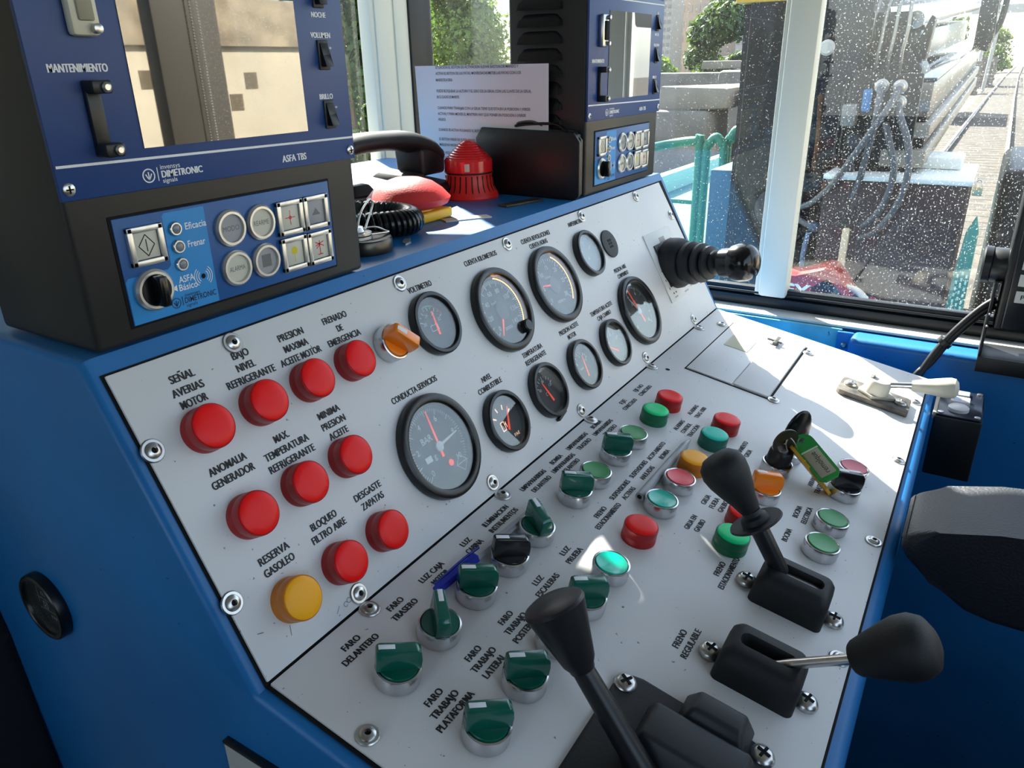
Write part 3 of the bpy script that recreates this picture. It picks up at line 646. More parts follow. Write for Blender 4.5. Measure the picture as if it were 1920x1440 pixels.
g = G(); g.lathe([(.42, .1), (.42, .7), (.3, .8), (0, .8)], 16, T(78.2, -10.6, 0)); g.box((77.2, -10.85, .6), (80.0, -10.35, .85), .1); g.box((78.0, -11.4, .6), (78.4, -9.4, .85), .1); g.build('latch', mat('latch_grey', '#4c4a46', .45), t)

# joystick on its white plate
t = thing('joystick', 'black ribbed joystick with round knob on a white legend plate by the windscreen', 'joystick', onA(0, 0, PT))
G().prism([(71.6, 4.7), (81.2, 4.45), (80.4, 14.15), (71.4, 14.4)], 0, .12, None, .03).build('legend_plate', mat('legend_white', (0.72, 0.72, 0.70), .4), t)
g = G(); g.box((75.6, 12.6, .125), (77.4, 13.3, .14)); g.build('sticker', mat('sticker_grey', '#b5aea6', .6), t)
g = G(); g.box((74.4, 11.5, .125), (74.8, 12.0, .14)); g.box((72.3, 9.0, .125), (72.5, 9.2, .14)); g.box((72.35, 7.6, .125), (72.55, 7.9, .14)); g.box((72.5, 6.4, .125), (72.7, 6.7, .14)); g.box((77.1, 5.6, .125), (77.5, 6.2, .14))
for x in (78.4, 79.3): g.text('→', x, 6.1, None, .4, .14, None, 0); g.box((x, 5.9, .125), (x + .25, 6.2, .14))
for x in (73.1, 73.9): g.box((x, 5.6, .125), (x + .3, 5.85, .14))
g.text('SENTIDO', 77.4, 5.05, 1.4, .22, .14, None, 0); g.text('GIRO', 79.6, 5.3, .9, .2, .14, None, 0); g.text('PLUMA', 73.6, 5.15, 1.1, .2, .14, None, 0); g.build('legend_marks', mat('legend_ink', '#55555a', .6), t)
G().box((73.0, 6.6, .12), (79.2, 12.6, .32), .08).build('mounting_flange', black_plastic, t)
# boot along a leaning axis: solve so that the shaft reads like the photo
JB = Vector((76.0, 9.4, .3)); JD = Vector((-.30, -.32, 1.0)).normalized()
JM = T(*JB) @ JD.to_track_quat('Z', 'Y').to_matrix().to_4x4() @ Matrix.Diagonal((1.14, 1.14, 1.0, 1.0))
G().lathe([(3.0, 0), (3.0, .8), (2.9, 1.6), (2.55, 2.3), (2.2, 2.5), (2.45, 2.9), (2.5, 3.6), (2.2, 4.1), (1.85, 4.3), (2.25, 4.7), (2.25, 5.1), (1.6, 5.5), (1.95, 5.9), (1.9, 6.2), (1.25, 6.6), (1.45, 6.95), (1.35, 7.25), (.9, 7.6), (.9, 8.0)], 40, JM).build('rubber_boot', black_rubber, t)
G().lathe([(1.25, 7.9), (1.6, 8.1), (1.65, 9.6), (1.95, 9.8), (2.1, 10.6), (2.05, 11.6), (1.75, 12.3), (1.1, 12.75), (0, 12.9)], 40, JM).build('knob', mat('knob_gloss', '#101114', .18), t)

# big cross-head screws beside the levers
def cross_screw(parent, u, v):
    s = G().lathe([(.78, 0), (.80, .18), (.70, .42), (.45, .58), (0, .62)], 28).build('screw', steel, parent, T(u * CM, -v * CM, PT * CM))
    g = G(); g.box((-.42, -.09, .55), (.42, .09, .66)); g.box((-.09, -.42, .55), (.09, .42, .66)); g.build('screw_cross', dark_hole, s, RZ(u * 31))
def knob_lathe(L, r0, r1): return [(0, 0), (r0 * .8, .0), (r0, .12), (r0 * 1.12, L * .15), (r1 * .93, L * .5), (r1, L * .72), (r1 * .93, L * .88), (r1 * .62, L * .97), (0, L)]
def lever_base(t, u, v, slotm):
    # rounded moulded housing with a slot along v
    g = G()
    def ring(hw, hl, z, rr, sk=0):
        P = []
        for cx, cy, a0 in ((hw - rr, hl - rr, 0), (-hw + rr, hl - rr, 90), (-hw + rr, -hl + rr, 180), (hw - rr, -hl + rr, 270)):
            for k in range(6):
                a = math.radians(a0 + 90 * k / 5); P.append(g.bm.verts.new((u + cx + rr * math.cos(a), -v + cy + rr * math.sin(a) + sk, z)))
        return P
    R = [ring(2.0, 2.75, PT, .5), ring(1.95, 2.7, 1.6, .55), ring(1.85, 2.6, 2.3, .6), ring(1.6, 2.35, 2.75, .6), ring(1.25, 2.1, 2.95, .5), ring(.62, 1.85, 2.98, .5), ring(.5, 1.7, 2.6, .45), ring(.45, 1.6, 1.9, .4)]
    for A, B in zip(R, R[1:]):
        k = len(A)
        for i in range(k): g.bm.faces.new((A[i], A[(i + 1) % k], B[(i + 1) % k], B[i]))
    g.bm.faces.new(R[-1])
    g.build('housing', black_matt, t)
t = thing('parking_brake_lever', 'black lever with egg knob and finger disc, leaning over the GRUA lamps', 'lever', FB)
lever_base(t, 28.9, 24.35, None)
G().box((28.55, -26.1, 2.2), (29.25, -23.4, 2.55), .1).build('slot_plate', dull_steel, t)
p0, p1, p2, p3 = Vector((28.9, -23.7, 1.8)), Vector((28.9, -20.2, 5.75)), Vector((28.9, -19.55, 6.5)), Vector((28.9, -16.1, 9.5))
ax = (p3 - p0).normalized(); L = (p1 - p0).length
G().lathe([(.30, 0), (.30, 1.0)], 16, along(p0, p0 + ax)).build('pivot_rod', mat('brass_worn', '#8a7a5c', .35, .8), t)
G().lathe([(.62, .9), (.68, 1.3), (.70, 4.6), (.66, L)], 24, along(p0, p1)).build('shaft', black_plastic, t)
G().lathe([(0, -.1), (1.9, -.1), (2.05, .0), (2.0, .14), (1.1, .1), (1.0, .5), (.75, .65), (.7, 1.0), (0, 1.0)], 36, along(p1, p2)).build('finger_disc', black_rubber, t)
G().lathe([(0, 0), (.72, 0), (.85, .4), (1.0, 1.0), (1.35, 1.9), (1.66, 2.9), (1.78, 3.7), (1.62, 4.4), (1.15, 4.85), (.5, 5.0), (0, 5.02)], 32, along(p2, p3)).build('knob', black_matt, t)
cross_screw(t, 28.85, 21.0); cross_screw(t, 28.98, 27.65)
t = thing('service_brake_lever', 'black slotted lever with steel rod and egg knob reaching past the console edge', 'lever', FB)
lever_base(t, 19.87, 24.4, None)
p0, p1, p3 = Vector((19.9, -24.6, 1.6)), Vector((19.9, -29.0, 5.5)), Vector((19.9, -32.0, 9.0))
G().lathe([(.34, 0), (.34, (p1 - p0).length + .3)], 20, along(p0, p1)).build('rod', steel, t)
G().lathe([(0, 0), (.95, 0), (1.1, .2), (1.35, 1.0), (1.7, 2.2), (1.92, 3.1), (1.9, 3.9), (1.6, 4.5), (1.0, 4.85), (0, 4.95)], 32, along(p1, p3)).build('knob', black_matt, t)
cross_screw(t, 19.89, 21.05); cross_screw(t, 19.86, 27.65)
t = thing('gear_lever', 'black lever with conical knob rising from the gate plate nearest the viewer', 'lever', FB)
G().prism([(13.0, -16.8), (14.3, -17.1), (14.6, -18.3), (14.4, -22), (14.6, -25.4), (14.5, -26.6), (13.6, -27.0), (3.0, -27.0), (2.4, -26.5), (2.4, -17.4), (3.0, -16.8)], PT, .62, None, .12).build('gate_plate', black_matt, t)
grey_rub = mat('grey_rubber', '#26282c', .5)
def wedge(lo, hi, top, z0, z1, sh):  # block with inset, shifted top
    (a, b), (c, d) = lo, hi
    g = G(); g.hexa([(a, b, z0), (c, b, z0), (c, d, z0), (a, d, z0), (a + top, b + top + sh, z1), (c - top, b + top + sh, z1), (c - top, d - top + sh, z1), (a + top, d - top + sh, z1)])
    bmesh.ops.bevel(g.bm, geom=g.bm.edges[:], offset=.28, segments=3, affect='EDGES', profile=.5); return g
wedge((9.2, -26.3), (13.0, -19.3), .55, .5, 1.9, 0).build('gate_block', grey_rub, t)
wedge((12.2, -25.6), (15.4, -21.0), .8, .5, 2.3, 0).build('gate_block', grey_rub, t)
p0, p1, p3 = Vector((8.6, -21.0, -.1 + .4)), Vector((9.0, -15.8, 4.8)), Vector((9.2, -13.0, 8.2))
G().lathe([(.78, 0), (.72, (p1 - p0).length * .5), (.66, (p1 - p0).length + .2)], 24, along(p0, p1)).build('shaft', black_plastic, t)
G().lathe([(0, 0), (.74, 0), (.8, .25), (1.0, .6), (1.8, 3.9), (1.86, 4.1), (1.76, 4.3), (1.4, 4.48), (0, 4.6)], 40, along(p1, p3)).build('knob', mat('knob_black_satin', '#17181b', .42), t)
cross_screw(t, 13.55, 17.45); cross_screw(t, 14.0, 26.3)

# white-handled valve lever near the far corner
t = thing('valve_lever', 'white-handled lever on a worn dark base plate at the far console corner', 'lever', FB)
worn = mat('worn_plate', '#6c655c', .5, var=.45, vscale=60, var2='#2a2a2c')
G().prism([(70.1, -28.3), (74.2, -28.3), (74.6, -27.9), (74.7, -20.6), (74.3, -20.2), (70.6, -20.1), (70.1, -20.5)], PT, .95, None, .1).build('base_plate', worn, t)
for x, y in ((72.6, -21.3), (72.1, -27.2)): G().lathe([(.75, .95), (.75, 1.1), (.6, 1.3), (.3, 1.4), (.25, 1.2), (0, 1.2)], 24, T(x, y, 0)).build('screw', steel, t)
ivory = mat('ivory_plastic', (0.60, 0.57, 0.48), .4, var=.08, vscale=30)
G().prism([(70.3, -24.0), (72.0, -26.6), (74.0, -25.4), (73.6, -22.8), (71.6, -22.3)], .95, 1.35, None, .08).build('cam_plate', mat('cam_grey', '#b0aa9c', .5, var=.2, vscale=50), t)
G().lathe([(1.45, 1.3), (1.45, 2.6), (1.25, 3.0), (.8, 3.15), (0, 3.2)], 32, T(72.2, -24.2, 0)).build('hub', ivory, t)
G().lathe([(.35, 3.1), (.35, 3.5), (0, 3.55)], 14, T(72.0, -23.3, 0)).build('grub_screw', steel, t)
a, b, c = Vector((72.2, -24.6, 2.45)), Vector((72.2, -27.6, 3.55)), Vector((72.2, -32.0, 4.95))
G().lathe([(.36, 0), (.36, (b - a).length + .2)], 18, along(a, b)).build('rod', chrome, t)
G().lathe([(0, 0), (.62, 0), (.65, .25), (.72, .5), (1.1, 2.9), (1.22, 3.9), (1.1, 4.4), (.7, 4.7), (0, 4.8)], 12, along(b, c)).build('handle', ivory, t)

# key switch with keys and tags
t = thing('key_switch', 'black key switch beside ACCIONAMIENTO GRUA holding the round silver key', 'switch', onB(46.71, 18.7, PT))
o = bpy.data.objects.new('bezel_ring', ring_me); COL.objects.link(o); o.parent = t
G().lathe([(1.2, .8), (1.18, 1.4), (1.12, 2.3), (1.0, 2.5), (.45, 2.5), (.4, 2.3), (0, 2.3)], 36).build('lock_barrel', black_plastic, t)
G().lathe([(.62, 2.45), (.6, 2.62), (0, 2.62)], 24).build('lock_face', steel, t)
# keys stand in the lock: blade plane contains z
kt = thing('silver_key', 'round-bowed dark metal key standing in the black key switch', 'key', onB(46.71, 18.7, PT) @ RZ(-40))
g = G(); R = Matrix.Rotation(math.pi / 2, 4, 'X')
g.lathe([(.28, -.1), (1.35, -.1), (1.38, 0), (1.35, .1), (.28, .1), (.28, -.1)], 36, T(0, 0, 3.45) @ R, False); g.box((-.35, -.09, 2.2), (.35, .09, 2.7), .02)
g.build('key_blade', mat('key_metal', '#5a564c', .35, .9), kt)
kb = thing('black_key', 'oval black plastic key head standing behind the silver key', 'key', onB(50.2, 19.1, PT))
G().lathe([(1.3, 0), (1.35, .1), (1.3, .8), (.9, .95), (0, .95)], 32).build('lock_ring', chrome, kb)
g = G(); g.ball((0, 0, 0), (1.55, .45, 2.7), 28, RZ(-40) @ T(0, 0, 2.9)); g.build('key_head', mat('key_head_black', '#111214', .22), kb)
def label_tag(name, label, m, M, txt):
    t = thing(name, label, 'key tag', M)
    g = G(); P = []
    for a in range(0, 181, 20): P.append((math.cos(math.radians(a)) * 1.05, math.sin(math.radians(a)) * 1.05))
    P += [(-1.05, -4.3), (-.6, -4.75), (.6, -4.75), (1.05, -4.3)]
    hole = [(math.cos(math.radians(a)) * .32, .35 + math.sin(math.radians(a)) * .32) for a in range(0, 360, 30)]
    # body as two layers around a punched hole
    vo = [g.bm.verts.new((x, y, 0)) for x, y in P]; vi = [g.bm.verts.new((x, y, 0)) for x, y in hole]
    eo = [g.bm.edges.new((vo[i], vo[(i + 1) % len(vo)])) for i in range(len(vo))]; ei = [g.bm.edges.new((vi[i], vi[(i + 1) % len(vi)])) for i in range(len(vi))]
    r = bmesh.ops.triangle_fill(g.bm, edges=eo + ei, use_beauty=True)
    fs = [f for f in r['geom'] if isinstance(f, bmesh.types.BMFace)]
    e = bmesh.ops.extrude_face_region(g.bm, geom=fs)
    for v in e['geom']:
        if isinstance(v, bmesh.types.BMVert): v.co.z += .3
    g.build('tag_body', m, t)
    G().box((-.78, -4.3, .30), (.78, -1.2, .34), .05).build('paper_insert', mat('tag_paper', '#a9a58c', .35), t)
    G().box((-.85, -1.15, .30), (.85, -1.0, .36)).build('window_rim', mat('tag_rim', '#cfe0c8', .4), t)
    if txt:
        g = G(); g.text(txt, 0, -2.7, 2.6, .6, .36, None, -.005); 
        for v in g.bm.verts: x, y = v.co.x, v.co.y + 2.7; v.co.x, v.co.y = -y * 1.0, x - 2.75
        g.build('handwriting', ink, t)
    return t
def tilt(p, q, nrm):   # tag matrix: its -y runs from p to q, +z near nrm (switch-panel cm coordinates)
    y = (Vector(p) - Vector(q)).normalized(); z = Vector(nrm); z = (z - y * z.dot(y)).normalized(); x = y.cross(z)
    m = Matrix((x, y, z)).transposed().to_4x4(); m.translation = Vector(p) * CM; return FB @ m
green_tag = mat('tag_green', (0.02, 0.30, 0.05), .35); yellow_tag = mat('tag_yellow', (0.62, 0.33, 0.03), .35)
label_tag('green_key_tag', 'green plastic key tag with handwriting hanging from the key ring', green_tag, tilt((48.4, -20.2, 3.3), (45.3, -23.9, 2.5), (-.75, -.1, .65)), 'remolque')
label_tag('yellow_key_tag', 'yellow key tag seen edge-on under the green one', yellow_tag, tilt((47.3, -19.9, 2.5), (46.0, -23.4, .9), (.55, -.18, .8)), None)
kr = G().tube([(46.9, -18.9, 4.2), (47.2, -19.6, 3.6), (47.5, -19.9, 2.9), (47.2, -19.6, 2.5), (46.7, -19.1, 3.0), (46.6, -18.8, 3.7)], .06, 8, True).build('key_ring', steel, None, FB)
tag(kr, 'thin wire ring joining the silver key and the two tags', 'ring')
kr = G().tube([(49.6, -19.1, 2.6), (49.5, -19.7, 2.9), (49.2, -20.1, 3.1), (49.3, -20.1, 3.5), (49.7, -19.5, 3.3)], .05, 8, True).build('key_ring', dull_steel, None, FB)
tag(kr, 'dark wire ring joining the black key and the green tag', 'ring')

# pens
pen_clear = mat('pen_clear', (0.80, 0.82, 0.84), .12, trans=.55, ior=1.2)
t = thing('ballpoint_pen', 'clear ballpoint pen with blue cap lying behind the selectors along the fold', 'pen', FB)
P = Vector((12.0, -3.45, PT + .55)); Q = Vector((25.6, -4.0, PT + .5)); d = (Q - P).normalized()
G().lathe([(.36, 0), (.42, .3), (.42, 4.2), (.46, 4.3), (.46, 4.5), (0, 4.5)], 6, along(P, Q)).build('cap', mat('cap_blue', (0.01, 0.022, 0.35), .3), t)
G().lathe([(.36, 4.4), (.36, 13.6)], 6, along(P, Q)).build('barrel', pen_clear, t)
G().lathe([(.12, 4.4), (.12, 13.0)], 8, along(P, Q)).build('refill', mat('refill_blue', '#3a4a78', .4), t)
G().tube([P + d * .3 + Vector((0, .42, .1)), P + d * 3.6 + Vector((0, .5, .12)), P + d * 5.6 + Vector((0, .48, .05))], .11, 8).build('clip', mat('cap_blue', (0, 0, 1)), t)
t = thing('pen_barrel', 'empty clear pen barrel pointing at ALARMAS CONTROL TRACCION beside the lamps', 'pen', FB)
P = Vector((32.6, -10.15, PT + .42)); Q = Vector((45.4, -10.2, PT + .3))
G().lathe([(.22, 0), (.40, 0), (.41, .1), (.40, 11.2), (.26, 12.2), (.12, 12.9), (.08, 12.9)], 24, along(P, Q), False).build('barrel', pen_clear, t)
G().lathe([(.08, 11.6), (.10, 12.6), (.04, 13.1), (0, 13.1)], 12, along(P, Q)).build('tip', dull_steel, t)
G().lathe([(.23, .03), (.23, .6), (0, .6)], 16, along(P, Q)).build('bore', dark_hole, t)

# ================================================================ display units
fx = mat('unit_case', (0.022, 0.021, 0.020), .42, var=.08, vscale=10)
face_blue = mat('face_blue', (0.012, 0.052, 0.20), .42); low_blue = mat('keypad_blue', (0.012, 0.095, 0.31), .42); light_blue = mat('keypad_light_blue', (0.010, 0.25, 0.62), .42)
silver = mat('button_silver', (0.62, 0.62, 0.60), .30, .8); key_face = mat('key_cream', (0.60, 0.59, 0.50), .45); key_grey = mat('key_grey', (0.33, 0.34, 0.36), .45)
grey_ink = mat('grey_ink', '#6e6f70', .6); red_ink = mat('red_ink', '#d0303a', .6); yel_ink = mat('yellow_ink', '#d8c430', .6)
FF = frame((1, 0, 0), (0, 0, 1), (0, -1, 0), (0, 10.0, 0))
def display_unit(x0, label, first):
    t = thing('display_unit', label, 'display unit', Matrix.Translation(W(x0, 10, 19.15)))
    K = Matrix.Translation((0, 0, 0)) @ Matrix(((1, 0, 0, 0), (0, 0, -1, 0), (0, 1, 0, -19.15 * CM), (0, 0, 0, 1)))   # (x, z, out) -> child frame
    def P(g, name, m, par=None, ang=35.0):
        return g.build(name, m, par or t, K if par is None else None, ang)
    G().box((0, 19.2, -10.3), (22, 45.2, 0), .35, None, 3).build('case', fx, t, K)
    g = G(); g.box((-.05, 27.7, -.05), (22.05, 43.4, .22), .06); P(g, 'face_plate', face_blue)
    g = G(); g.strip((.05, 29.45), (21.95, 29.2), .14, .235); P(g, 'white_line', white_ink)
    g = G(); g.strip((.05, 40.75), (21.95, 40.75), .14, .235); P(g, 'white_line', white_ink)
    scr = pane_mat('screen_glass', (1, 1, 1), 0, 0)
    sm = mat('screen', (0.030, 0.026, 0.020), 0.02, spec=1.0, coat=1.0, ior=1.9)
    sm.node_tree.nodes['Principled BSDF'].inputs['Coat Roughness'].default_value = 0.0; sm.node_tree.nodes['Principled BSDF'].inputs['Coat IOR'].default_value = 1.9
    g = G(); g.box((5.15, 29.95, .10), (17.6, 39.5, .28)); P(g, 'screen', sm)
    g = G(); g.prism([(12.2, 39.5), (17.6, 39.5), (17.6, 37.95), (13.0, 37.95), (12.5, 38.2)], .28, .31); P(g, 'screen_tab', mat('tab_grey', '#3a3a3c', .5))
    for tx, cx, cz, w, hh in (('MANTENIMIENTO', 2.4, 34.15, 3.2, .42), ('DIA', 19.85, 39.75, .6, .32), ('NOCHE', 19.8, 37.25, 1.35, .34), ('VOLUMEN', 19.78, 36.0, 1.85, .36), ('BRILLO', 19.72, 32.1, 1.3, .36), ('ASFA TBS', 16.1, 28.35, 2.2, .46)):
        g = G(); g.btext(tx, cx, cz, w, hh, .235, .02); P(g, 'lettering', white_ink)
    for z in (35.2, 31.35):
        g = G(); g.text('+', 20.6, z, .28, .28, .235, None, 0); g.strip((20.5, z - 1.05), (20.75, z - 1.05), .05, .235); P(g, 'plus_minus_marks', white_ink)
    g = G(); g.text('invensys', 6.55, 28.85, 1.3, .28, .235, None, .005); g.btext('DIMETRONIC', 7.3, 28.45, 2.8, .4, .235, .02); g.text('signals', 6.4, 28.08, .95, .25, .235, None, .005)
    g.ring(5.1, 28.45, .36, .07, .235); g.strip((5.68, 28.1), (5.68, 28.85), .05, .235)
    for a in (-40, 0, 40): g.strip((5.1, 28.2), (5.1 + .3 * math.sin(math.radians(a)), 28.2 + .45 * math.cos(math.radians(a))), .07, .235)
    P(g, 'maker_mark', white_ink)
    for x, z in ((.45, 28.3), (21.6, 28.3), (.45, 41.6), (21.6, 41.6)):
        s = G().lathe([(.34, .2), (.34, .27), (.25, .33), (0, .34)], 20, T(x, z, 0)).build('screw', steel, t, K)
        g = G(); g.box((x - .2, z - .04, .33), (x + .2, z + .04, .36)); g.box((x - .04, z - .2, .33), (x + .04, z + .2, .36)); g.build('screw_cross', dark_hole, s)
    # serial connector and the bracket over the maintenance socket
    conn = mat('connector_cream', (0.62, 0.60, 0.47), .4) if first else steel
    h = G().box((2.2, 35.6, .2), (3.75, 39.0, .9), .25).build('connector', conn, t, K)
    g = G(); g.box((2.55, 36.3, .85), (3.4, 38.3, 1.05), .1); g.build('connector_socket', mat('socket_shade', '#8d8a78', .5) if first else dark_hole, h)
    for z in (35.95, 38.65): G().lathe([(.24, .85), (.24, 1.25), (.12, 1.3), (0, 1.3)], 12, T(3.35, z, 0)).build('jack_screw', steel, h)
    h = G(); h.box((2.3, 32.9, .2), (3.4, 33.55, 1.35), .12); h.box((2.3, 29.75, .2), (3.4, 30.45, 1.35), .12); h.box((2.3, 30.2, .25), (2.6 if not first else 3.1, 33.1, .62), .1); h = h.build('cover_bracket', black_plastic, t, K)
    for z in (33.2, 30.1): G().lathe([(.26, 1.3), (.26, 1.5), (.15, 1.58), (0, 1.58)], 14, T(2.95, z, 0)).build('bracket_screw', steel, h)
    for z in (38.6, 34.75, 30.9):
        s = G().box((19.35, z - .95, .2), (20.35, z + .95, .34), .08).build('switch_frame', mat('switch_grey', '#2e2d2b', .5), t, K)
        g = G(); g.prism([(z - .75, .3), (z + .75, .3), (z + .75, .42), (z, .55), (z - .75, .85)], 19.5, 20.2, Matrix(((0, 0, 1, 0), (1, 0, 0, 0), (0, 1, 0, 0), (0, 0, 0, 1))), .04); g.build('rocker', black_plastic, s)
    # keypad
    g = G(); g.box((2.2, 20.05, -.1), (19.2, 26.55, .06), .05); P(g, 'keypad_frame', dark_hole)
    g = G(); g.box((2.38, 20.2, 0), (19.05, 26.4, .12), .05); P(g, 'keypad', low_blue)
    g = G(); g.prism([(2.42, 20.24), (8.35, 20.24), (8.35, 26.25), (5.6, 26.25), (5.45, 26.1), (5.45, 23.2), (5.2, 23.0), (2.6, 23.0), (2.42, 22.8)], .12, .13); P(g, 'keypad_light_field', light_blue)
    def square(cx, cz, hs, fm, fn=None, inkm=None):
        o = G(); 
        for lo, hi in (((cx - hs, cz - hs), (cx - hs * .70, cz + hs)), ((cx + hs * .70, cz - hs), (cx + hs, cz + hs)), ((cx - hs, cz + hs * .70), (cx + hs, cz + hs)), ((cx - hs, cz - hs), (cx + hs, cz - hs * .70))): o.box((lo[0], lo[1], .1), (hi[0], hi[1], .42), .06)
        o = o.build('square_button', silver, t, K)
        G().box((cx - hs * .68, cz - hs * .68, .1), (cx + hs * .68, cz + hs * .68, .26), .03).build('button_face', fm, o)
        if fn:
            g = G(); fn(g, cx, cz); g.build('button_symbol', inkm, o)
    def dia(g, x, z):
        for p, q in (((0, .62), (.5, 0)), ((.5, 0), (0, -.62)), ((0, -.62), (-.5, 0)), ((-.5, 0), (0, .62)), ((0, .35), (0, -.35))): g.strip((x + p[0], z + p[1]), (x + q[0], z + q[1]), .06, .27)
    def flower(g, x, z): g.disc(x, z, .13, .27, 14); g.strip((x - .45, z), (x + .45, z), .05, .268); g.strip((x, z - .5), (x, z + .5), .05, .268)
    def tri(g, x, z): g.poly([(x - .4, z - .2, .27), (x + .4, z - .2, .27), (x, z + .3, .27)])
    def star(g, x, z): g.disc(x, z + .2, .28, .27, 18); g.strip((x, z - .1), (x, z - .6), .05, .27)
    def crane(g, x, z):
        for p, q in (((0, -.5), (0, .5)), ((-.25, -.5), (.25, -.5)), ((-.4, .15), (.4, .4)), ((.4, .05), (-.4, .42)), ((0, .2), (-.35, -.05))): g.strip((x + p[0], z + p[1]), (x + q[0], z + q[1]), .07, .27)
    square(4.08, 24.68, 1.13, key_face, dia, ink); square(15.0, 24.45, 1.17, key_face, flower, red_ink); square(17.43, 24.45, 1.17, key_grey, tri, grey_ink)
    square(15.0, 21.95, 1.17, key_face, star, yel_ink); square(17.43, 21.9, 1.17, key_face, crane, red_ink)
    for cx, cz, fm, tx in ((10.02, 24.6, key_grey, 'MODO'), (12.47, 24.55, key_face, 'REARME'), (10.02, 22.0, key_face, 'ALARMA'), (12.46, 21.98, key_grey, None)):
        o = G().lathe([(1.18, .1), (1.18, .3), (1.05, .44), (.9, .44), (.86, .3), (.86, .15)], 36, T(cx, cz, 0), False).build('round_button', silver, t, K)
        G().cyl(.87, .15, .27, 30, T(cx, cz, 0)).build('button_face', fm, o)
        g = G()
        if tx: g.text(tx, cx, cz, 1.25, .34, .28, None, 0)
        else: g.box((cx - .38, cz - .42, .27), (cx + .38, cz + .42, .28))
        g.build('button_symbol', grey_ink, o)
    for z in (25.25, 24.18, 23.1):
        o = G().lathe([(.44, .1), (.44, .2), (.37, .3), (.29, .3), (.28, .2)], 24, T(6.15, z, 0), False).build('led', chrome, t, K); G().ball((6.15, z, .25), (.29, .29, .1), 12).build('led_lens', mat('led_grey', '#7a828a', .25), o)
    g = G(); g.text('Eficacia', 7.6, 25.28, 1.5, .42, .14, None, .012); g.text('Frenar', 7.45, 24.2, 1.25, .42, .14, None, .012); g.text('ASFA', 6.3, 22.2, 1.1, .42, .14, None, .012); g.text('Básico', 6.33, 21.72, 1.3, .42, .14, None, .012)
    g.poly([(5.2, 21.75, .14), (5.55, 21.55, .14), (5.55, 21.95, .14)])
    for r in (.35, .5, .65): g.ring(7.5, 22.05, r, .045, .14, -.9, .9, 12); g.ring(7.5, 22.05, r, .045, .14, math.pi - .9, math.pi + .9, 12)
    P(g, 'keypad_lettering', white_ink)
    g = G(); g.disc(7.5, 22.05, .16, .14, 14); P(g, 'buzzer_hole', dark_hole)
    g = G(); g.text('invensys', 6.5, 21.2, 1.1, .24, .14, None, 0); g.text('DIMETRONIC', 7.05, 20.88, 2.3, .36, .14, None, .012); g.text('signals', 6.35, 20.55, .8, .22, .14, None, 0); g.ring(5.3, 20.85, .3, .05, .14); g.strip((5.75, 20.6), (5.75, 21.15), .05, .14)
    for a in (-40, 0, 40): g.strip((5.3, 20.65), (5.3 + .25 * math.sin(math.radians(a)), 20.65 + .36 * math.cos(math.radians(a))), .06, .14)
    P(g, 'maker_mark', mat('navy_ink', '#12203c', .6))
    o = G().lathe([(1.24, .1), (1.24, .35), (1.1, .5), (.95, .5), (.92, .2)], 40, T(4.0, 22.05, 0), False).build('rotary_ring', silver, t, K)
    g = G(); g.cyl(.93, .15, .55, 32, T(4.0, 22.05, 0)); g.box((4.0 - .25, 22.05 - .9, .5), (4.0 + .30, 22.05 + .9, 1.35), .12); g.build('rotary_knob', mat('rotary_black', '#0e0f11', .2), o)
    # louvres pressed into the side
    KS = Matrix(((0, 0, -1, 0), (1, 0, 0, 0), (0, 1, 0, -19.15 * CM), (0, 0, 0, 1)))   # (y - 10, z, out to -x)
    for side in ((-1,) if not first else ()):
        for k in range(9):
            z = 41.2 - k * 1.775
            g = G(); P2 = []
            prof = [(3.1, z - 1.55), (8.95, z - 1.55), (8.85, z - .9), (8.2, z - .35), (7.6, z - .25), (4.4, z - .25), (3.8, z - .35), (3.2, z - .9)]
            a = [g.bm.verts.new((x, zz, .03)) for x, zz in prof]; b = [g.bm.verts.new((x * .96 + .24, zz - .05, .55 * (z - .2 - zz) / 1.35 + .03)) for x, zz in prof]
            k2 = len(prof); g.bm.faces.new(b)
            for i in range(k2): g.bm.faces.new((a[i], a[(i + 1) % k2], b[(i + 1) % k2], b[i]))
            g.build('louvre', mat('louvre_black', '#0b0c10', .3), t, KS)
    return t
display_unit(0.15, 'nearer blue-faced display unit with large screen and keypad on the console ledge', True)
display_unit(61.1, 'farther blue-faced display unit with louvred side beside the black wallet', False)
# ================================================================ things on the ledge
LZ = 19.05
red_pl = mat('beacon_red', (0.70, 0.012, 0.016), .22, coat=.5); red_base = mat('beacon_base_red', (0.62, 0.018, 0.014), .4)
t = thing('warning_beacon', 'red cone-topped warning beacon standing in front of the black wallet', 'beacon', at(56.2, 23.3, LZ))
G().lathe([(3.55, 0), (3.6, .15), (3.45, .6), (3.0, 1.4), (2.85, 2.5), (2.85, 2.9)], 48).build('base', red_base, t)
g = G(); prof = [(3.30, .8), (3.02, 1.4), (2.87, 2.2), (2.87, 2.75)]
for k in range(26):
    a = 2 * math.pi * k / 26; c, n_ = math.cos(a), math.sin(a)
    for (r0, z0), (r1, z1) in zip(prof, prof[1:]):
        g.hexa([((r0 - .05) * c + .075 * n_, (r0 - .05) * n_ - .075 * c, z0), ((r0 + .03) * c + .075 * n_, (r0 + .03) * n_ - .075 * c, z0), ((r0 + .03) * c - .075 * n_, (r0 + .03) * n_ + .075 * c, z0), ((r0 - .05) * c - .075 * n_, (r0 - .05) * n_ + .075 * c, z0),
                ((r1 - .05) * c + .075 * n_, (r1 - .05) * n_ - .075 * c, z1), ((r1 + .03) * c + .075 * n_, (r1 + .03) * n_ - .075 * c, z1), ((r1 + .03) * c - .075 * n_, (r1 + .03) * n_ + .075 * c, z1), ((r1 - .05) * c - .075 * n_, (r1 - .05) * n_ + .075 * c, z1)])
g.build('vent_slot', mat('slot_dark', '#1e0406', .6), t)
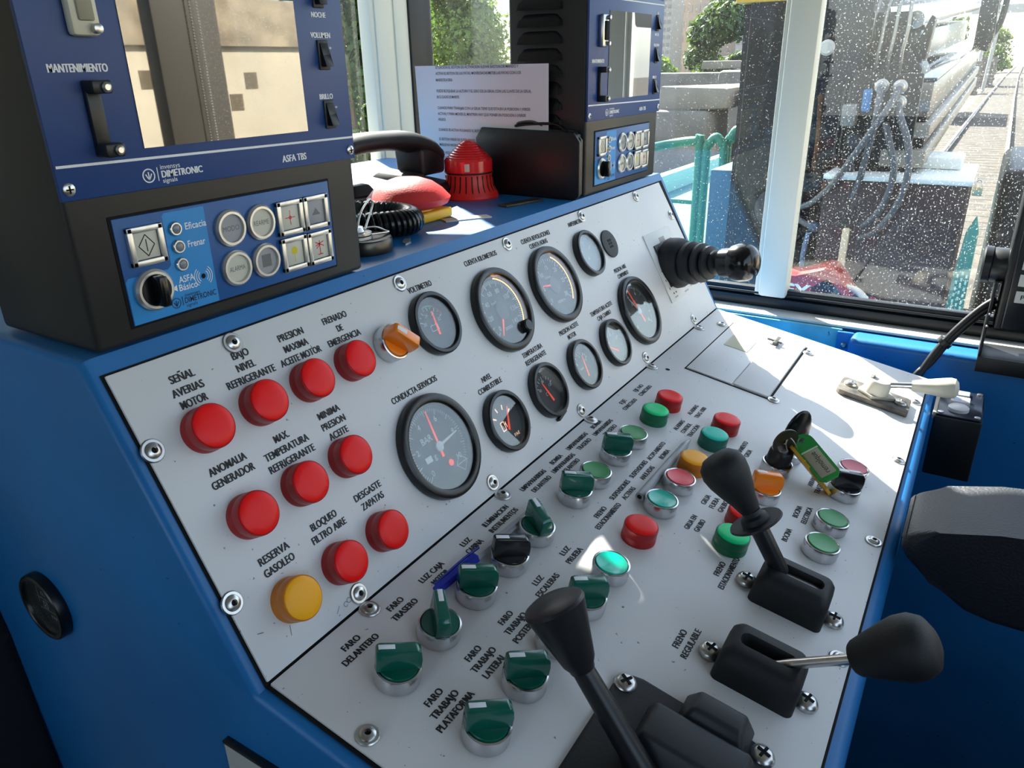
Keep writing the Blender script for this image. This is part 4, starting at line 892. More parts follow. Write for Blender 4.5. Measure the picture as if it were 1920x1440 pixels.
G().lathe([(2.95, 2.9), (2.98, 3.0), (2.98, 3.1), (2.9, 3.12)], 48, None, False).build('seam', mat('seam_dark', '#3a0608', .5), t)
g = G().lathe([(2.92, 3.1), (2.92, 4.4), (2.75, 4.6), (2.45, 4.85), (1.0, 6.35), (.6, 6.62), (.25, 6.72), (0, 6.74)], 48)
g.build('cap', red_pl, t)
g = G()
for zz, r in ((4.75, 2.62), (5.0, 2.36), (5.25, 2.1), (5.5, 1.86), (5.75, 1.6), (6.0, 1.36), (6.25, 1.1)):
    g.lathe([(r - .04, zz), (r + .06, zz + .04), (r - .06, zz + .09)], 48, None, False)
g.build('lens_ribs', red_pl, t)
G().box((-.5, -2.98, 3.3), (.1, -2.9, 4.2), .02, RZ(-55)).build('sticker', mat('beacon_sticker', '#c9b9a8', .5), t)

t = thing('emergency_button', 'large red mushroom emergency button on a yellow box', 'button', at(41.2, 20.6, LZ))
yel = mat('yellow_box', (0.72, 0.40, 0.015), .4)
g = G(); g.box((-3.3, -3.2, 0), (3.3, 3.4, 1.05), .25, None, 3); g.lathe([(2.6, 1.0), (2.5, 1.5)], 36); g.build('box', yel, t)
G().lathe([(0, 1.35), (3.3, 1.35), (4.1, 1.7), (4.35, 2.15), (4.4, 2.3), (4.2, 2.5), (3.6, 3.15), (2.6, 3.85), (1.4, 4.25), (0, 4.35)], 56).build('mushroom_head', mat('mushroom_red', (0.66, 0.035, 0.035), .5, bump=.12, bscale=500), t)

# telephone
ph = mat('phone_black', '#1c1b1b', .45, bump=.06, bscale=900); phr = mat('phone_maroon', '#241416', .45)
t = thing('telephone', 'black desk telephone base half hidden behind the nearer display unit', 'telephone', at(45.5, 29.0, LZ))
g = G(); g.hexa([(-10, -5.5, 0), (9.8, -5.5, 0), (9.8, 6.5, 0), (-10, 6.5, 0), (-9.5, -4.5, 2.0), (9.3, -4.5, 2.0), (9.3, 6.2, 3.2), (-9.5, 6.2, 3.2)]); bmesh.ops.bevel(g.bm, geom=g.bm.edges[:], offset=.4, segments=3, affect='EDGES', profile=.5)
g.build('body', phr, t)
for x in (-4.9, 4.7):
    g = G(); g.hexa([(x - 2.0, -3.2, 1.8), (x + 2.2, -3.2, 1.8), (x + 2.2, 3.5, 2.6), (x - 2.0, 3.5, 2.6), (x - 1.0, -2.4, 3.2), (x + 1.4, -2.4, 3.2), (x + 1.4, 2.6, 3.5), (x - 1.0, 2.6, 3.5)]); bmesh.ops.bevel(g.bm, geom=g.bm.edges[:], offset=.3, segments=2, affect='EDGES', profile=.5)
    g.build('cradle', ph, t)
t = thing('telephone_handset', 'black telephone handset in its cradle with coiled cord looping before the emergency button', 'handset', at(45.5, 29.0, LZ))
g = G()
P = [(-10.2, 0, 5.2), (-9.0, 0, 6.0), (-6.2, 0, 6.75), (-2.5, 0, 7.15), (2.0, 0, 7.1), (6.0, 0, 6.7), (9.0, 0, 5.7), (10.6, 0, 4.6)]
g.tube(P, [2.2, 2.3, 2.1, 1.95, 1.95, 2.15, 2.4, 2.2], 24, False, True, None, 6, True, .56)
g.build('grip', ph, t)
for x in (-8.8, 8.6):
    g = G(); g.hexa([(x - 2.2, -2.1, 2.7), (x + 2.3, -2.1, 2.7), (x + 2.3, 2.1, 2.7), (x - 2.2, 2.1, 2.7), (x - 2.5, -2.2, 6.0), (x + 2.3, -2.2, 5.6), (x + 2.3, 2.2, 5.6), (x - 2.5, 2.2, 6.0)]); bmesh.ops.bevel(g.bm, geom=g.bm.edges[:], offset=.5, segments=3, affect='EDGES', profile=.5)
    g.build('ear_cap', ph, t)
# coiled cord: a helix around a hairpin path
def coil(path, n, R, r):
    base = [Vector(p) for p in path]; Q = []
    m = len(base) - 1; N = n * 14
    for i in range(N + 1):
        s = i / N * m; k = min(m - 1, int(s)); f = s - k; g4 = lambda j: base[max(0, min(m, j))]
        p0, p1, p2, p3 = g4(k - 1), g4(k), g4(k + 1), g4(k + 2)
        c = .5 * ((2 * p1) + (p2 - p0) * f + (2 * p0 - 5 * p1 + 4 * p2 - p3) * f * f + (3 * p1 - p0 - 3 * p2 + p3) * f ** 3)
        d = ((p2 - p0) * (1 - f) + (p3 - p1) * f).normalized(); u = Vector((0, 0, 1)); u = (u - d * u.dot(d)).normalized(); v = d.cross(u); a = 2 * math.pi * i / 14
        Q.append(c + (u * math.cos(a) + v * math.sin(a)) * R)
    return G().tube(Q, r, 7, False, True, None, 1, False)
o = coil([(30, 27.5, LZ + 1.4), (34.0, 24.5, LZ + 1.35), (36.5, 20.5, LZ + 1.35), (36.6, 17.2, LZ + 1.3), (34.6, 15.3, LZ + 1.3), (32.2, 16.4, LZ + 1.3), (29.0, 19.4, LZ + 1.3), (25, 21.5, LZ + 1.3)], 46, .98, .30).build('cord', mat('cord_black', '#101012', .25), t, Matrix.Translation((-45.5 * CM, -29.0 * CM, -LZ * CM)))

# magnetic clip disc with bent wire
t = thing('spring_clip', 'round dark metal disc with bent wire spring beside the display unit', 'clip', at(27.6, 14.9, LZ))
G().lathe([(2.55, 0), (2.6, .1), (2.6, 1.05), (2.5, 1.2), (2.35, 1.22), (1.6, 1.15), (0, 1.15)], 44).build('disc', mat('disc_metal', '#4e4a44', .3, .9), t)
g = G(); g.lathe([(1.0, 1.15), (1.3, 1.2), (1.3, 1.45), (1.0, 1.5), (1.25, 1.55), (1.25, 1.75), (.7, 1.8), (.55, 2.2), (0, 2.25)], 24, T(-.6, 0, 0)); g.build('coil', steel, t)
g = G(); g.tube([(-1.6, -.8, 1.7), (.4, .3, 3.2), (2.2, .9, 4.0), (2.5, .9, 3.9), (2.3, .6, 3.5), (-.2, -.6, 2.0)], .085, 8); g.tube([(-.8, .6, 1.8), (1.2, -.3, 1.9), (2.1, -.9, 1.45), (2.0, -1.2, 1.4), (.2, -.9, 1.5)], .085, 8); g.build('wire', steel, t)
o = G().prism([(0, 0), (1.0, .2), (2.4, 1.4), (1.6, 1.5), (.6, .9)], 0, .12).build('paper_scrap', mat('foil', (.75, .75, .76), .25, .7), None, at(31.0, 12.9, LZ)); tag(o, 'small torn silver foil scrap by the round disc and cord', 'scrap')
st = mat('strip_beige', (0.62, 0.58, 0.50), .45)
o = G().box((-2.6, -.75, 0), (2.6, .75, .14), .02).build('metal_strip', st, None, at(43.9, 15.2, LZ, -33)); tag(o, 'beige flat strip lying in the sunlit patch of the ledge', 'strip')
o = G().box((-3.0, -.7, 0), (3.0, .7, .25), .02).build('metal_strip', mat('strip_dark', '#3f3d39', .4, .5), None, at(54.5, 14.9, LZ, -14)); tag(o, 'dark flat strip lying in the shade before the wallet', 'strip')

# wallet (organiser) standing against the far display unit
lth = mat('black_leather', '#0f0f12', .36, bump=.06, bscale=400)
t = thing('wallet', 'black leather organiser wallet standing on edge against the far display unit', 'wallet', at(60.0, 17.0, LZ))
wm = RZ(88)
for nm, x0, x1, zt, tl in (('cover', -7.3, 7.4, 7.9, 0), ('cover', -6.9, 7.6, 8.1, 1.1)):
    g = G(); P = [(x0 + .6, 0), (x1 - .6, 0), (x1, .5), (x1, zt - 1.2), (x1 - .9, zt), (x0 + .9, zt - .25), (x0, zt - 1.4), (x0, .5)]
    g.prism(P, -.2, .35, Matrix(((1, 0, 0, 0), (0, 0, 1, 0), (0, 1, 0, 0), (0, 0, 0, 1))), .14, 3)
    for v in g.bm.verts: v.co.y -= (tl - .4)
    g.build('cover', lth, t, wm)
g = G(); g.box((-6.6, -1.0, .3), (7.2, .25, 7.4), .2); g.build('pages', mat('wallet_inside', '#16161a', .5), t, wm)
g = G(); g.tube([(-5.0, -.2, 7.6), (-3.6, -.2, 8.4), (0, -.2, 8.35), (2.0, -.2, 8.1)], .28, 10, False, True, None, 6, True, .6); g.build('flap_edge', lth, t, wm)
g = G(); g.tube([(-1.8, -.1, 8.25), (-.4, -.1, 8.65), (1.4, -.1, 8.5), (1.8, -.1, 8.2)], .13, 8); g.build('elastic_loop', mat('loop_grey', '#4a4844', .4), t, wm)
g = G()
for z in (1.6, 3.2, 4.8, 6.2): g.box((7.35, -.75, z - .35), (7.62, -.15, z + .35), .1)
g.build('edge_tab', dull_steel, t, wm)

# instruction sheet behind the wallet
t = thing('instruction_sheet', 'white printed instruction sheet propped behind the wallet and telephone', 'sheet', at(61.2, 34.0, LZ))
pm = mat('paper_white', (0.86, 0.83, 0.85), .7)
PW, PH = 19.6, 14.95
g = G(); nx, nz = 14, 6; V = {}
def pbend(s): return -.9 * max(0, .14 - s / PW) ** 2 * 40 - .25 * math.sin(s / PW * 3.1)
for k in range(2):
    for i in range(nx + 1):
        for j in range(nz + 1):
            s = PW * i / nx; z = PH * j / nz - (.12 * math.sin(s)) * (j == nz) * 0
            V[i, j, k] = g.bm.verts.new((s, pbend(s) * (0.3 + .7 * j / nz) + k * .05, z))
for k in (0, 1):
    for i in range(nx):
        for j in range(nz):
            q = (V[i, j, k], V[i + 1, j, k], V[i + 1, j + 1, k], V[i, j + 1, k]); g.bm.faces.new(q if k == 0 else q[::-1])
for i in range(nx):
    for j in (0, nz): g.bm.faces.new((V[i, j, 0], V[i, j, 1], V[i + 1, j, 1], V[i + 1, j, 0]))
for j in range(nz):
    for i in (0, nx): g.bm.faces.new((V[i, j, 0], V[i, j + 1, 0], V[i, j + 1, 1], V[i, j, 1]))
PM = RZ(-93)
g.build('paper', pm, t, PM)
LINES = [(14.75, 2.9, 15.6, 'SITUACION EL BOTON DE ACTIVACION ELEVAR BASTON DE MANDO Y'), (14.05, 2.9, 15.9, 'ACTIVA EL BOTON DE LAS PATAS, MOVER/SACAR/METER LAS PATAS CON LOS'), (13.3, 2.9, 5.6, 'MANDOS DE LA GRUA'), (12.0, 2.9, 17.3, 'PUEDE BLOQUEAR LA ALTURA Y EL GIRO DE LA GRUA, CON LAS LLAVES DE LA GRUA,'), (11.3, 2.9, 6.6, 'EN EL CUADRO DE MANDOS.'),
         (10.0, 2.9, 17.1, 'CUANDO PARA TRABAJAR CON LA GRUA TIENE QUE ESTA EN LA POSICION 1 (VERDE'), (9.3, 2.9, 16.5, 'ACTIVA) Y PARA MOVER EL MINITREN HAY QUE PONER EN POSICION 3 (VERDE'), (8.6, 2.9, 4.2, 'APAGADO).'), (7.35, 2.9, 17.2, 'CUANDO SE ACTIVA PULSANDO EL BOTON LATERAL ROJO-AMARILLO HACIA DENTRO'), (6.2, 2.9, 16.2, 'EL BOTON VERDE DE SUSPENSIONES ACTIVADAS NO SE ENCIENDE PORQUE LOS'),
         (5.5, 2.9, 6.6, 'MUELLES NO HACEN TOPE.'), (4.5, 2.9, 8.0, 'UNA VEZ RECOGIDA LA GRUA'), (3.85, 2.9, 7.0, 'BOTON DE ENCENDIDO'), (2.8, 2.9, 6.0, 'LA GRUA NO')]
g = G()
for z, x0, x1, s in LINES: g.text(s, (x0 + x1) / 2, z, x1 - x0, .34, 0, Matrix(((1, 0, 0, 0), (0, 0, 1, 0), (0, 1, 0, 0), (0, 0, 0, 1))), .004)
for v in g.bm.verts: v.co.y = pbend(v.co.x) * (.3 + .7 * v.co.z / PH) - .03
g.build('printed_text', mat('print_grey', '#4a4548', .7), t, PM)
# ================================================================ right of the console
t = thing('push_button_box', 'small black control box with three pale buttons hung on the console edge', 'control box', at(80.5, -33.1, -14.3))
G().box((-4.6, -2.6, 0), (4.7, 2.5, 8.0), .2).build('housing', mat('box_black', '#16181b', .4), t)
G().box((-4.4, -2.45, 8.0), (4.5, 2.35, 8.3), .15).build('top_plate', mat('box_plate', '#1c2230', .25), t)
G().box((-4.3, 2.3, 7.4), (1.0, 2.7, 8.32), .05).build('edge_strip', mat('edge_ivory', '#b4ab93', .5), t)
pale = mat('button_pale', (0.55, 0.56, 0.60), .35)
G().lathe([(1.15, 8.3), (1.15, 8.7), (.95, 8.85), (0, 8.9)], 28, T(-2.3, .1, 0)).build('round_button', pale, t)
o = G().box((-.9, -1.0, 8.3), (.9, 1.1, 8.9), .12).build('rocker_button', pale, t); G().box((-.5, .0, 8.88), (.6, .9, 8.93)).build('button_tint', mat('tint_blue', '#9db4d6', .4), o)
o = G().box((1.9, -.9, 8.3), (3.5, .9, 8.7), .1).build('square_button', mat('box_grey_button', '#8b8f94', .4), t); g = G(); g.box((2.4, -.4, 8.7), (3.0, .4, 8.74)); g.build('button_symbol', white_ink, o)
for x, y in ((-3.9, 1.9), (-3.9, -2.0), (4.0, -2.0)): G().lathe([(.35, 8.3), (.35, 8.42), (0, 8.5)], 14, T(x, y, 0)).build('screw', steel, t)

t = thing('radio_unit', 'black radio set with side knob and pale key labels on the sill bracket', 'radio', at(91.5, -34.3, -2.9))
rb = mat('radio_black', '#15171a', .38)
G().box((-1.8, -16, 4.0), (4.5, -.5, 21.5), .5, None, 3).build('case', rb, t)
G().box((-2.3, -15.4, 4.4), (-1.6, -1.3, 20.9), .3, None, 3).build('front_frame', mat('radio_front', '#101418', .3), t)
Rk = Matrix.Rotation(-math.pi / 2, 4, 'X')
G().lathe([(2.25, -.6), (2.25, 1.0), (2.15, 1.15), (2.35, 1.2), (2.35, 2.0), (2.1, 2.2), (0, 2.2)], 36, T(.6, 0, 12.0) @ Rk).build('side_knob', black_plastic, t)
lab = mat('key_label', '#c4c6bf', .5)
for z, s in ((8.9, 'PV'), (11.0, '-'), (13.1, '/')):
    o = G().box((-2.42, -4.6, z - .75), (-2.28, -2.1, z + .75), .05).build('key', lab, t)
    G().text(s, 0, 0, None, .62, .0, Matrix(((0, 0, -1, -2.44), (-1, 0, 0, -3.15), (0, 1, 0, z), (0, 0, 0, 1))), .01).build('key_letter', ink, o)
for z in (8.9, 11.0, 13.1): o = G().box((-2.42, -8.2, z - .75), (-2.28, -5.4, z + .75), .05).build('key', lab, t)
G().box((-2.40, -13, 16.0), (-2.28, -3.2, 20.0), .1).build('display', mat('radio_lcd', '#3a4654', .1), t)
g = G(); g.box((-2.0, .0, .3), (3.5, .35, 10.5), .08); g.box((-2.2, -17, -.0), (4.0, .35, .45), .08); g.box((-2.4, -17, -1.6), (-2.0, .35, .45), .05); g.build('bracket', mat('bracket_black', '#131416', .45), t)
for z in (4.6, 6.2): G().ball((-2.1, .1, z), .16, 8).build('bracket_screw', steel, t)

cb = mat('cable_black', '#1b1a1a', .42)
t = thing('cable_bundle', 'two black cables tied together running from the radio down behind the console', 'cable', at(91, -30, -3))
for k, dz in enumerate((0, -.75)):
    g = G(); g.tube([(1.0, -4.6, 7.6 + dz), (.6, -3.4, 6.6 + dz), (.2, -1.6, 4.2 + dz), (-.2, .0, 1.6 + dz), (-.8, 1.3, -1.0 + dz), (-1.6, 2.3 + .35 * k, -3.6), (-2.2, 3.3 + .5 * k, -7.5)], .48, 12); g.build('cable', cb, t)
G().lathe([(1.0, -.3), (1.0, .3)], 16, T(-.2, .1, 1.3) @ RX(35) @ RZ(0), True).build('cable_tie', black_plastic, t)

# armrest and seat
seat_fab = mat('seat_fabric', '#16181c', .85, bump=.35, bscale=260); arm_m = mat('armrest_vinyl', '#23252b', .5, bump=.30, bscale=420, specks=0.0)
t = thing('driver_seat', 'dark driver seat with padded armrest beside the console', 'seat', at(48, -62, ZF))
g = G()
prof = [(31.8, -3.6), (31.2, -5.0), (29.0, -6.6), (26.2, -8.6), (24, -9.0), (12, -8.8), (0, -8.4), (-10, -8), (-10, 1.2), (0, 1.0), (10, .7), (20, .1), (25, -.6), (29, -1.7), (31.2, -2.7)]
g.prism([(y, z + 95) for y, z in prof][::-1], -7.6, 1.0, Matrix(((0, 0, 1, 0), (1, 0, 0, 0), (0, 1, 0, 0), (0, 0, 0, 1))), .8, 4)
g.build('armrest', arm_m, t)
g = G(); g.box((-6, -4, 55), (-1, 2, 88), .8); g.build('armrest_post', black_plastic, t)
g = G(); g.box((-50, -18, 40), (-5, 30.5, 58), 4, None, 4); g.build('cushion', seat_fab, t)
g = G(); g.box((-50, -36, 50), (-5, -22, 120), 5, None, 4); g.build('backrest', seat_fab, t)
g = G(); g.box((-36, -16, 0), (-18, 12, 40), 2); g.build('pedestal', black_plastic, t)
g = G(); g.box((-16.5, 26.0, 57), (-11.5, 31.0, 64), .6); g.box((-12, 28, 60), (-8, 32, 63.5), .8); g.build('adjuster', mat('adjuster_grey', '#2c3036', .5), t)

# dark padded thing at the left edge, fixed to the end face
t = thing('side_cushion', 'black padded cushion against the blue console end beside the hour meter', 'cushion', at(-3.6, 46.5, -34))
g = G(); g.prism([(-14, 0), (14.2, 3.5), (15.4, 7), (13.8, 24), (9.5, 46), (6, 52), (-14, 56)][::1], -2.4, 2.5, Matrix(((0, 0, 1, 0), (-1, 0, 0, 0), (0, 1, 0, 0), (0, 0, 0, 1))), .8, 4)
g.build('pad', mat('pad_black', '#101115', .8, bump=.2, bscale=200), t)
# sign plate on the end face
t = thing('sign_plate', 'off-white lettered sign plate on the blue end face below the hour meter', 'sign', FL @ T(-3.6 * CM, -5.4 * CM, 0))
g = G(); g.prism([(0, 0), (0, -5.6), (12.5, -5.6), (12.5, 0)], 0, .45, None, .08); g.build('plate', mat('sign_white', (0.50, 0.52, 0.50), .45), t)
g = G(); g.box((-.05, 0, 0), (12.6, .22, .5), .05); g.build('plate_edge', black_plastic, t)
g = G(); g.text('CON', 4.0, -2.6, 6.0, 2.2, .47, None, .02); g.build('lettering', ink, t)
# ================================================================ outside
GZ = -211.0
def block(name, lo, hi, m, bev=0.0, seg=2): return G().box(lo, hi, bev, None, seg).build(name, m, None, WM)
ground_m = mat('ballast', (0.080, 0.068, 0.052), .9, var=.45, vscale=1.3, bump=.8, bscale=14, specks=.44, speckcol='#5a544c', speckscale=9)
g = G(); g.box((-3000, -6000, GZ - 30), (30000, 6000, GZ - 14)); struct(g.build('ground', ground_m, None, WM))
track_m = mat('track_ballast', (0.088, 0.074, 0.057), .9, var=.4, vscale=3, bump=.8, bscale=20)
g = G(); g.prism([(-140, GZ - 14), (-110, GZ - 6.6), (150, GZ - 6.6), (180, GZ - 14)], 900, 24000, Matrix(((0, 0, 1, 0), (1, 0, 0, 0), (0, 1, 0, 0), (0, 0, 0, 1))))
struct(g.build('track_bed', track_m, None, WM))
rail_m = mat('rail_steel', (0.42, 0.34, 0.27), .45, .5, var=.2, vscale=2)
g0 = [(-5, 0), (5, 0), (5, 1.5), (1.2, 3), (1.2, 9), (3.6, 10), (3.6, 13.5), (-3.6, 13.5), (-3.6, 10), (-1.2, 9), (-1.2, 3), (-5, 1.5)]
for y, s in ((96, 'long steel rail on the side of the crane boom'), (-55, 'long steel rail on the open side away from the crane')):
    g = G(); P = []
    for x in (900, 2400, 6000, 12000, 24000): P.append((x, y - (x - 2400) ** 2 * 2.6e-7))
    R = [[g.bm.verts.new((x, yy + a, GZ - 6 + b)) for a, b in g0] for x, yy in P]
    for A, B in zip(R, R[1:]):
        for i in range(12): g.bm.faces.new((A[i], A[(i + 1) % 12], B[(i + 1) % 12], B[i]))
    g.bm.faces.new(R[0]); g.bm.faces.new(R[-1])
    o = g.build('rail', rail_m, None, WM); tag(o, s, 'rail')
wood = mat('sleeper_wood', (0.082, 0.070, 0.055), .85, var=.3, vscale=4)
g = G()
for k in range(170): x = 1200 + k * 62; g.box((x - 12, -105 - (x - 2400) ** 2 * 2.6e-7, GZ - 14), (x + 12, 146 - (x - 2400) ** 2 * 2.6e-7, GZ - 6.2))
o = g.build('railway_sleepers', wood, None, WM); o['kind'] = 'stuff'; tag(o, 'weathered sleepers half sunk in the ballast between the rails', 'sleepers')

# concrete blocks heaped beyond the platform
conc = mat('concrete', (0.22, 0.20, 0.165), .85, var=.2, vscale=2.2, bump=.3, bscale=30); conc2 = mat('concrete_grey', (0.17, 0.16, 0.14), .85, var=.25, vscale=2.0, bump=.3, bscale=30)
BL = [  # centre x, centre y, base z, length along y, height, depth x, rot, label
 (1080, 340, -225, 110, 115, 160, 3, 'broad concrete block at the foot of the heap behind the green railing'), (1065, 338, -109, 92, 42, 140, -3, 'grey concrete block low in the heap, under two others'), (1055, 340, -66, 76, 40, 130, 4, 'rounded concrete block in the middle of the heap'),
 (1090, 322, -25, 92, 29, 170, -2, 'concrete block with bright sunlit top at the crown of the heap'), (1085, 255, -225, 42, 238, 110, 5, 'tall upright concrete piece at the end of the heap nearest the crane column'),
 (1260, 225, -225, 80, 222, 100, -6, 'shaded concrete piece mostly behind the crane column'), (1420, 350, -225, 120, 246, 120, 3, 'concrete footing under the pale beam behind the heap'), (1420, 360, 22, 170, 13, 60, 2, 'pale concrete beam lying highest, below the trees'),
 (1020, 445, -225, 60, 170, 130, -8, 'concrete block at the heap end nearest the far display unit')]
for i, (x, y, z, l, h, d, r, lab_) in enumerate(BL):
    t = at(x, y, z, r); g = G(); g.box((-d / 2, -l / 2, 0), (d / 2, l / 2, h), min(9, h * .15), None, 2)
    for v in g.bm.verts: v.co += Vector((mnoise.noise(v.co * .03 + Vector((i * 7, 0, 0))), mnoise.noise(v.co * .03 + Vector((0, i * 5, 3))), mnoise.noise(v.co * .04 + Vector((2, i, 9))))) * 5
    o = g.build('concrete_block', conc if i % 2 or i == 7 else conc2, None, t); tag(o, lab_, 'concrete block', 'heap of concrete blocks')
block('rubble_wall', (1700, 330, GZ - 14), (1780, 1150, 12), conc2, 4); tag(bpy.data.objects['rubble_wall'], 'low grey wall behind the concrete blocks', 'wall')

# trees: crowns of small leaf quads in clumps round a trunk
bark = mat('bark', '#4d4033', .9)
def leaf_mat(n, c):
    if n in MAT: return MAT[n]
    m = mat(n, c, .6, var=.35, vscale=.9); t = m.node_tree; p = t.nodes['Principled BSDF']; o = t.nodes['Material Output']
    tr = t.nodes.new('ShaderNodeBsdfTranslucent'); tr.inputs['Color'].default_value = (c[0] * 1.5, c[1] * 1.4, c[2] * .7, 1)
    mx = t.nodes.new('ShaderNodeMixShader'); mx.inputs['Fac'].default_value = .4; t.links.new(p.outputs[0], mx.inputs[1]); t.links.new(tr.outputs[0], mx.inputs[2]); t.links.new(mx.outputs[0], o.inputs['Surface']); return m
def tree(x, y, h, r, m, label, n=5200, s=16, seed=1, low=.15):
    rnd = random.Random(seed); t = thing('tree', label, 'tree', at(x, y, GZ - 14), 'trees beyond the cab')
    g = G(); g.tube([(0, 0, 0), (r * .05, 0, h * .35), (-r * .04, r * .03, h * .7)], [r * .09, r * .07, r * .03], 10); g.build('trunk', bark, t)
    g = G(); cl = []
    for i in range(22):
        a = rnd.random() * 6.283; zz = low + (1 - low) * rnd.random() ** .8; rr = r * (1.0 - .75 * max(0, zz - .45) / .55) * math.sqrt(rnd.random()) * .8
        cl.append((rr * math.cos(a), rr * math.sin(a), h * zz * .93, r * (.26 + .22 * rnd.random())))
    for i in range(n):
        cx, cy, cz, cr = cl[i % len(cl)]
        d = Vector((rnd.gauss(0, 1), rnd.gauss(0, 1), rnd.gauss(0, 1))).normalized(); k = cr * (.55 + .5 * rnd.random())
        p = Vector((cx, cy, cz)) + Vector((d.x, d.y, d.z * .8)) * k
        nrm = (d + Vector((rnd.gauss(0, .6), rnd.gauss(0, .6), rnd.gauss(0, .6) + .4))).normalized(); u = nrm.orthogonal().normalized(); v = nrm.cross(u); q = s * (.6 + .8 * rnd.random())
        a = rnd.random() * 6.28; u, v = u * math.cos(a) + v * math.sin(a), v * math.cos(a) - u * math.sin(a)
        g.bm.faces.new([g.bm.verts.new(p + u * q * i_ + v * q * .62 * j_ + nrm * (q * .12 * (i_ * j_))) for i_, j_ in ((-1, 0), (0, -1), (1, 0), (0, 1))])
    g.build('foliage', m, t)
    return t
lf1 = leaf_mat('leaf_dark', (0.05, 0.10, 0.022)); lf2 = leaf_mat('leaf_bright', (0.125, 0.19, 0.03)); lf3 = leaf_mat('leaf_olive', (0.10, 0.145, 0.04))
tree(2500, 770, 430, 150, lf1, 'tall dark green tree in the middle above the concrete blocks', 14000, 9, 3)
tree(2700, 590, 330, 120, lf2, 'bright yellow-green tree next to the crane column', 7000, 11, 4)
tree(2150, 840, 260, 150, lf2, 'low bright bushy tree beside the far display unit', 8000, 11, 5, .02)
tree(880, 830, 520, 190, lf1, 'dark leafy tree seen through the narrow side window', 18000, 6, 6, .12)
tree(740, 700, 190, 70, lf2, 'yellow-green sunlit bush low in the narrow side window', 5000, 8, 16, .02)
tree(1900, 1500, 620, 320, lf3, 'olive tree seen through the glass beside the louvred unit', 16000, 9, 7, .05)
tree(1500, 1050, 600, 190, lf2, 'bright tree seen through the glass beside the dark window rubber', 22000, 5.5, 8, .02)
tree(8600, 560, 600, 300, lf3, 'distant tree behind the gantry over the track', 5000, 26, 9, .05)
tree(15500, 350, 700, 420, lf2, 'low distant hedge tree at the end of the track', 4000, 24, 10, .02)
tree(9500, 1100, 560, 300, lf2, 'distant bright tree beside the far end of the crane boom', 4000, 22, 11, .02)
o = block('rubble_heap', (560, 520, GZ - 14), (665, 620, GZ + 70), mat('rubble', (0.22, 0.185, 0.14), .95, var=.5, vscale=6, bump=.8, bscale=25), 25, 4); tag(o, 'low brown rubble heap under the dark tree in the side window', 'rubble')

# buildings far off
def building(label, x, y, w, d, h, m, rows, cols):
    t = thing('building', label, 'building', at(x, y, GZ - 14)); G().box((0, -w / 2, 0), (d, w / 2, h)).build('walls', m, t)
    g = G()
    for i in range(rows):
        for j in range(cols): yy = -w / 2 + w * (j + .5) / cols; zz = h * (i + .6) / (rows + .2); g.box((-4, yy - w / cols * .28, zz - h / rows * .22), (2, yy + w / cols * .28, zz + h / rows * .22))
    g.build('windows', mat('far_windows', '#8f8a85', .4), t); return t
bld = mat('far_wall', (0.34, 0.29, 0.245), .9)
building('tall pale grid-faced building next to the far display unit', 7000, 2850, 420, 300, 1000, mat('far_wall_pale', (0.40, 0.365, 0.32), .9), 16, 9)
building('broad beige building behind the tall dark tree', 7600, 2350, 900, 300, 800, bld, 6, 12)
building('beige block right of the tall dark tree', 7200, 1980, 260, 300, 830, mat('far_wall_pale', (0.40, 0.365, 0.32), .9), 9, 6)
building('lowest beige building next to the crane column', 7800, 1560, 620, 300, 740, bld, 6, 8)

# sunlit building facing the cab on the driver's side (mirrored in the large screen)
t = thing('rendered_building', 'long beige rendered building with small square openings facing the cab', 'building', at(200, -720, GZ - 14))
fac = mat('facade_render', (0.50, 0.42, 0.30), .9, var=.12, vscale=1.2)
G().box((-300, -200, 0), (1400, 0, 285)).build('walls', fac, t)
G().box((-300, -195, 285), (1400, 6, 335)).build('weathered_band', mat('facade_band', (0.30, 0.23, 0.15), .9, var=.4, vscale=3), t)
for x, z in ((300, 252), (435, 248), (410, 225), (560, 250), (160, 250), (700, 225)): G().box((x - 9, -8, z - 9), (x + 9, .6, z + 9)).build('opening', mat('opening_dark', '#5c4f3c', .9), t)
g = G()
for k in range(36): x = -280 + k * 46; g.box((x - 2, -6, 335), (x + 2, -2, 375))
g.box((-300, -6, 372), (1400, -2, 377)); g.box((-300, -6, 352), (1400, -2, 355)); g.build('roof_railing', mat('railing_grey', '#4a4640', .6), t)

# ---------------------------------------------------------------- platform of the vehicle in front of the cab
teal = mat('platform_teal', (0.045, 0.17, 0.17), .55, var=.15, vscale=3); blue2 = mat('cabinet_blue', (0.015, 0.09, 0.16), .5, var=.1, vscale=4); rail_green = mat('railing_green', (0.015, 0.18, 0.11), .45)
o = block('platform_deck', (104, 20, -70), (720, 200, -62), teal); tag(o, 'turquoise vehicle deck outside the windscreen beside the railing', 'deck')
o = block('platform_kerb', (420, 187, -62), (720, 195, -48), mat('kerb_teal', (0.22, 0.50, 0.48), .5)); tag(o, 'raised pale turquoise kerb along the deck edge', 'kerb')
t = thing('hand_railing', 'green tubular railing with sloping top rail on the deck', 'railing', at(300, 0, -62))
g = G(); g.tube([(-30, 101, 61), (0, 92, 63), (0, 77.5, 65.3), (0, 75.5, 62), (0, 75.5, 0)], 1.9, 12, False, True, None, 6); g.build('rail_tube', rail_green, t)
g = G(); g.tube([(0, 100, 40), (0, 76, 40)], 1.0, 10, False, True, None, 1, False); g.build('cross_bar', rail_green, t)
t = thing('hoop_railing', 'green hoop of bent tube standing beside the blue cabinet', 'railing', at(300, 0, -62), 'green tube hoops')
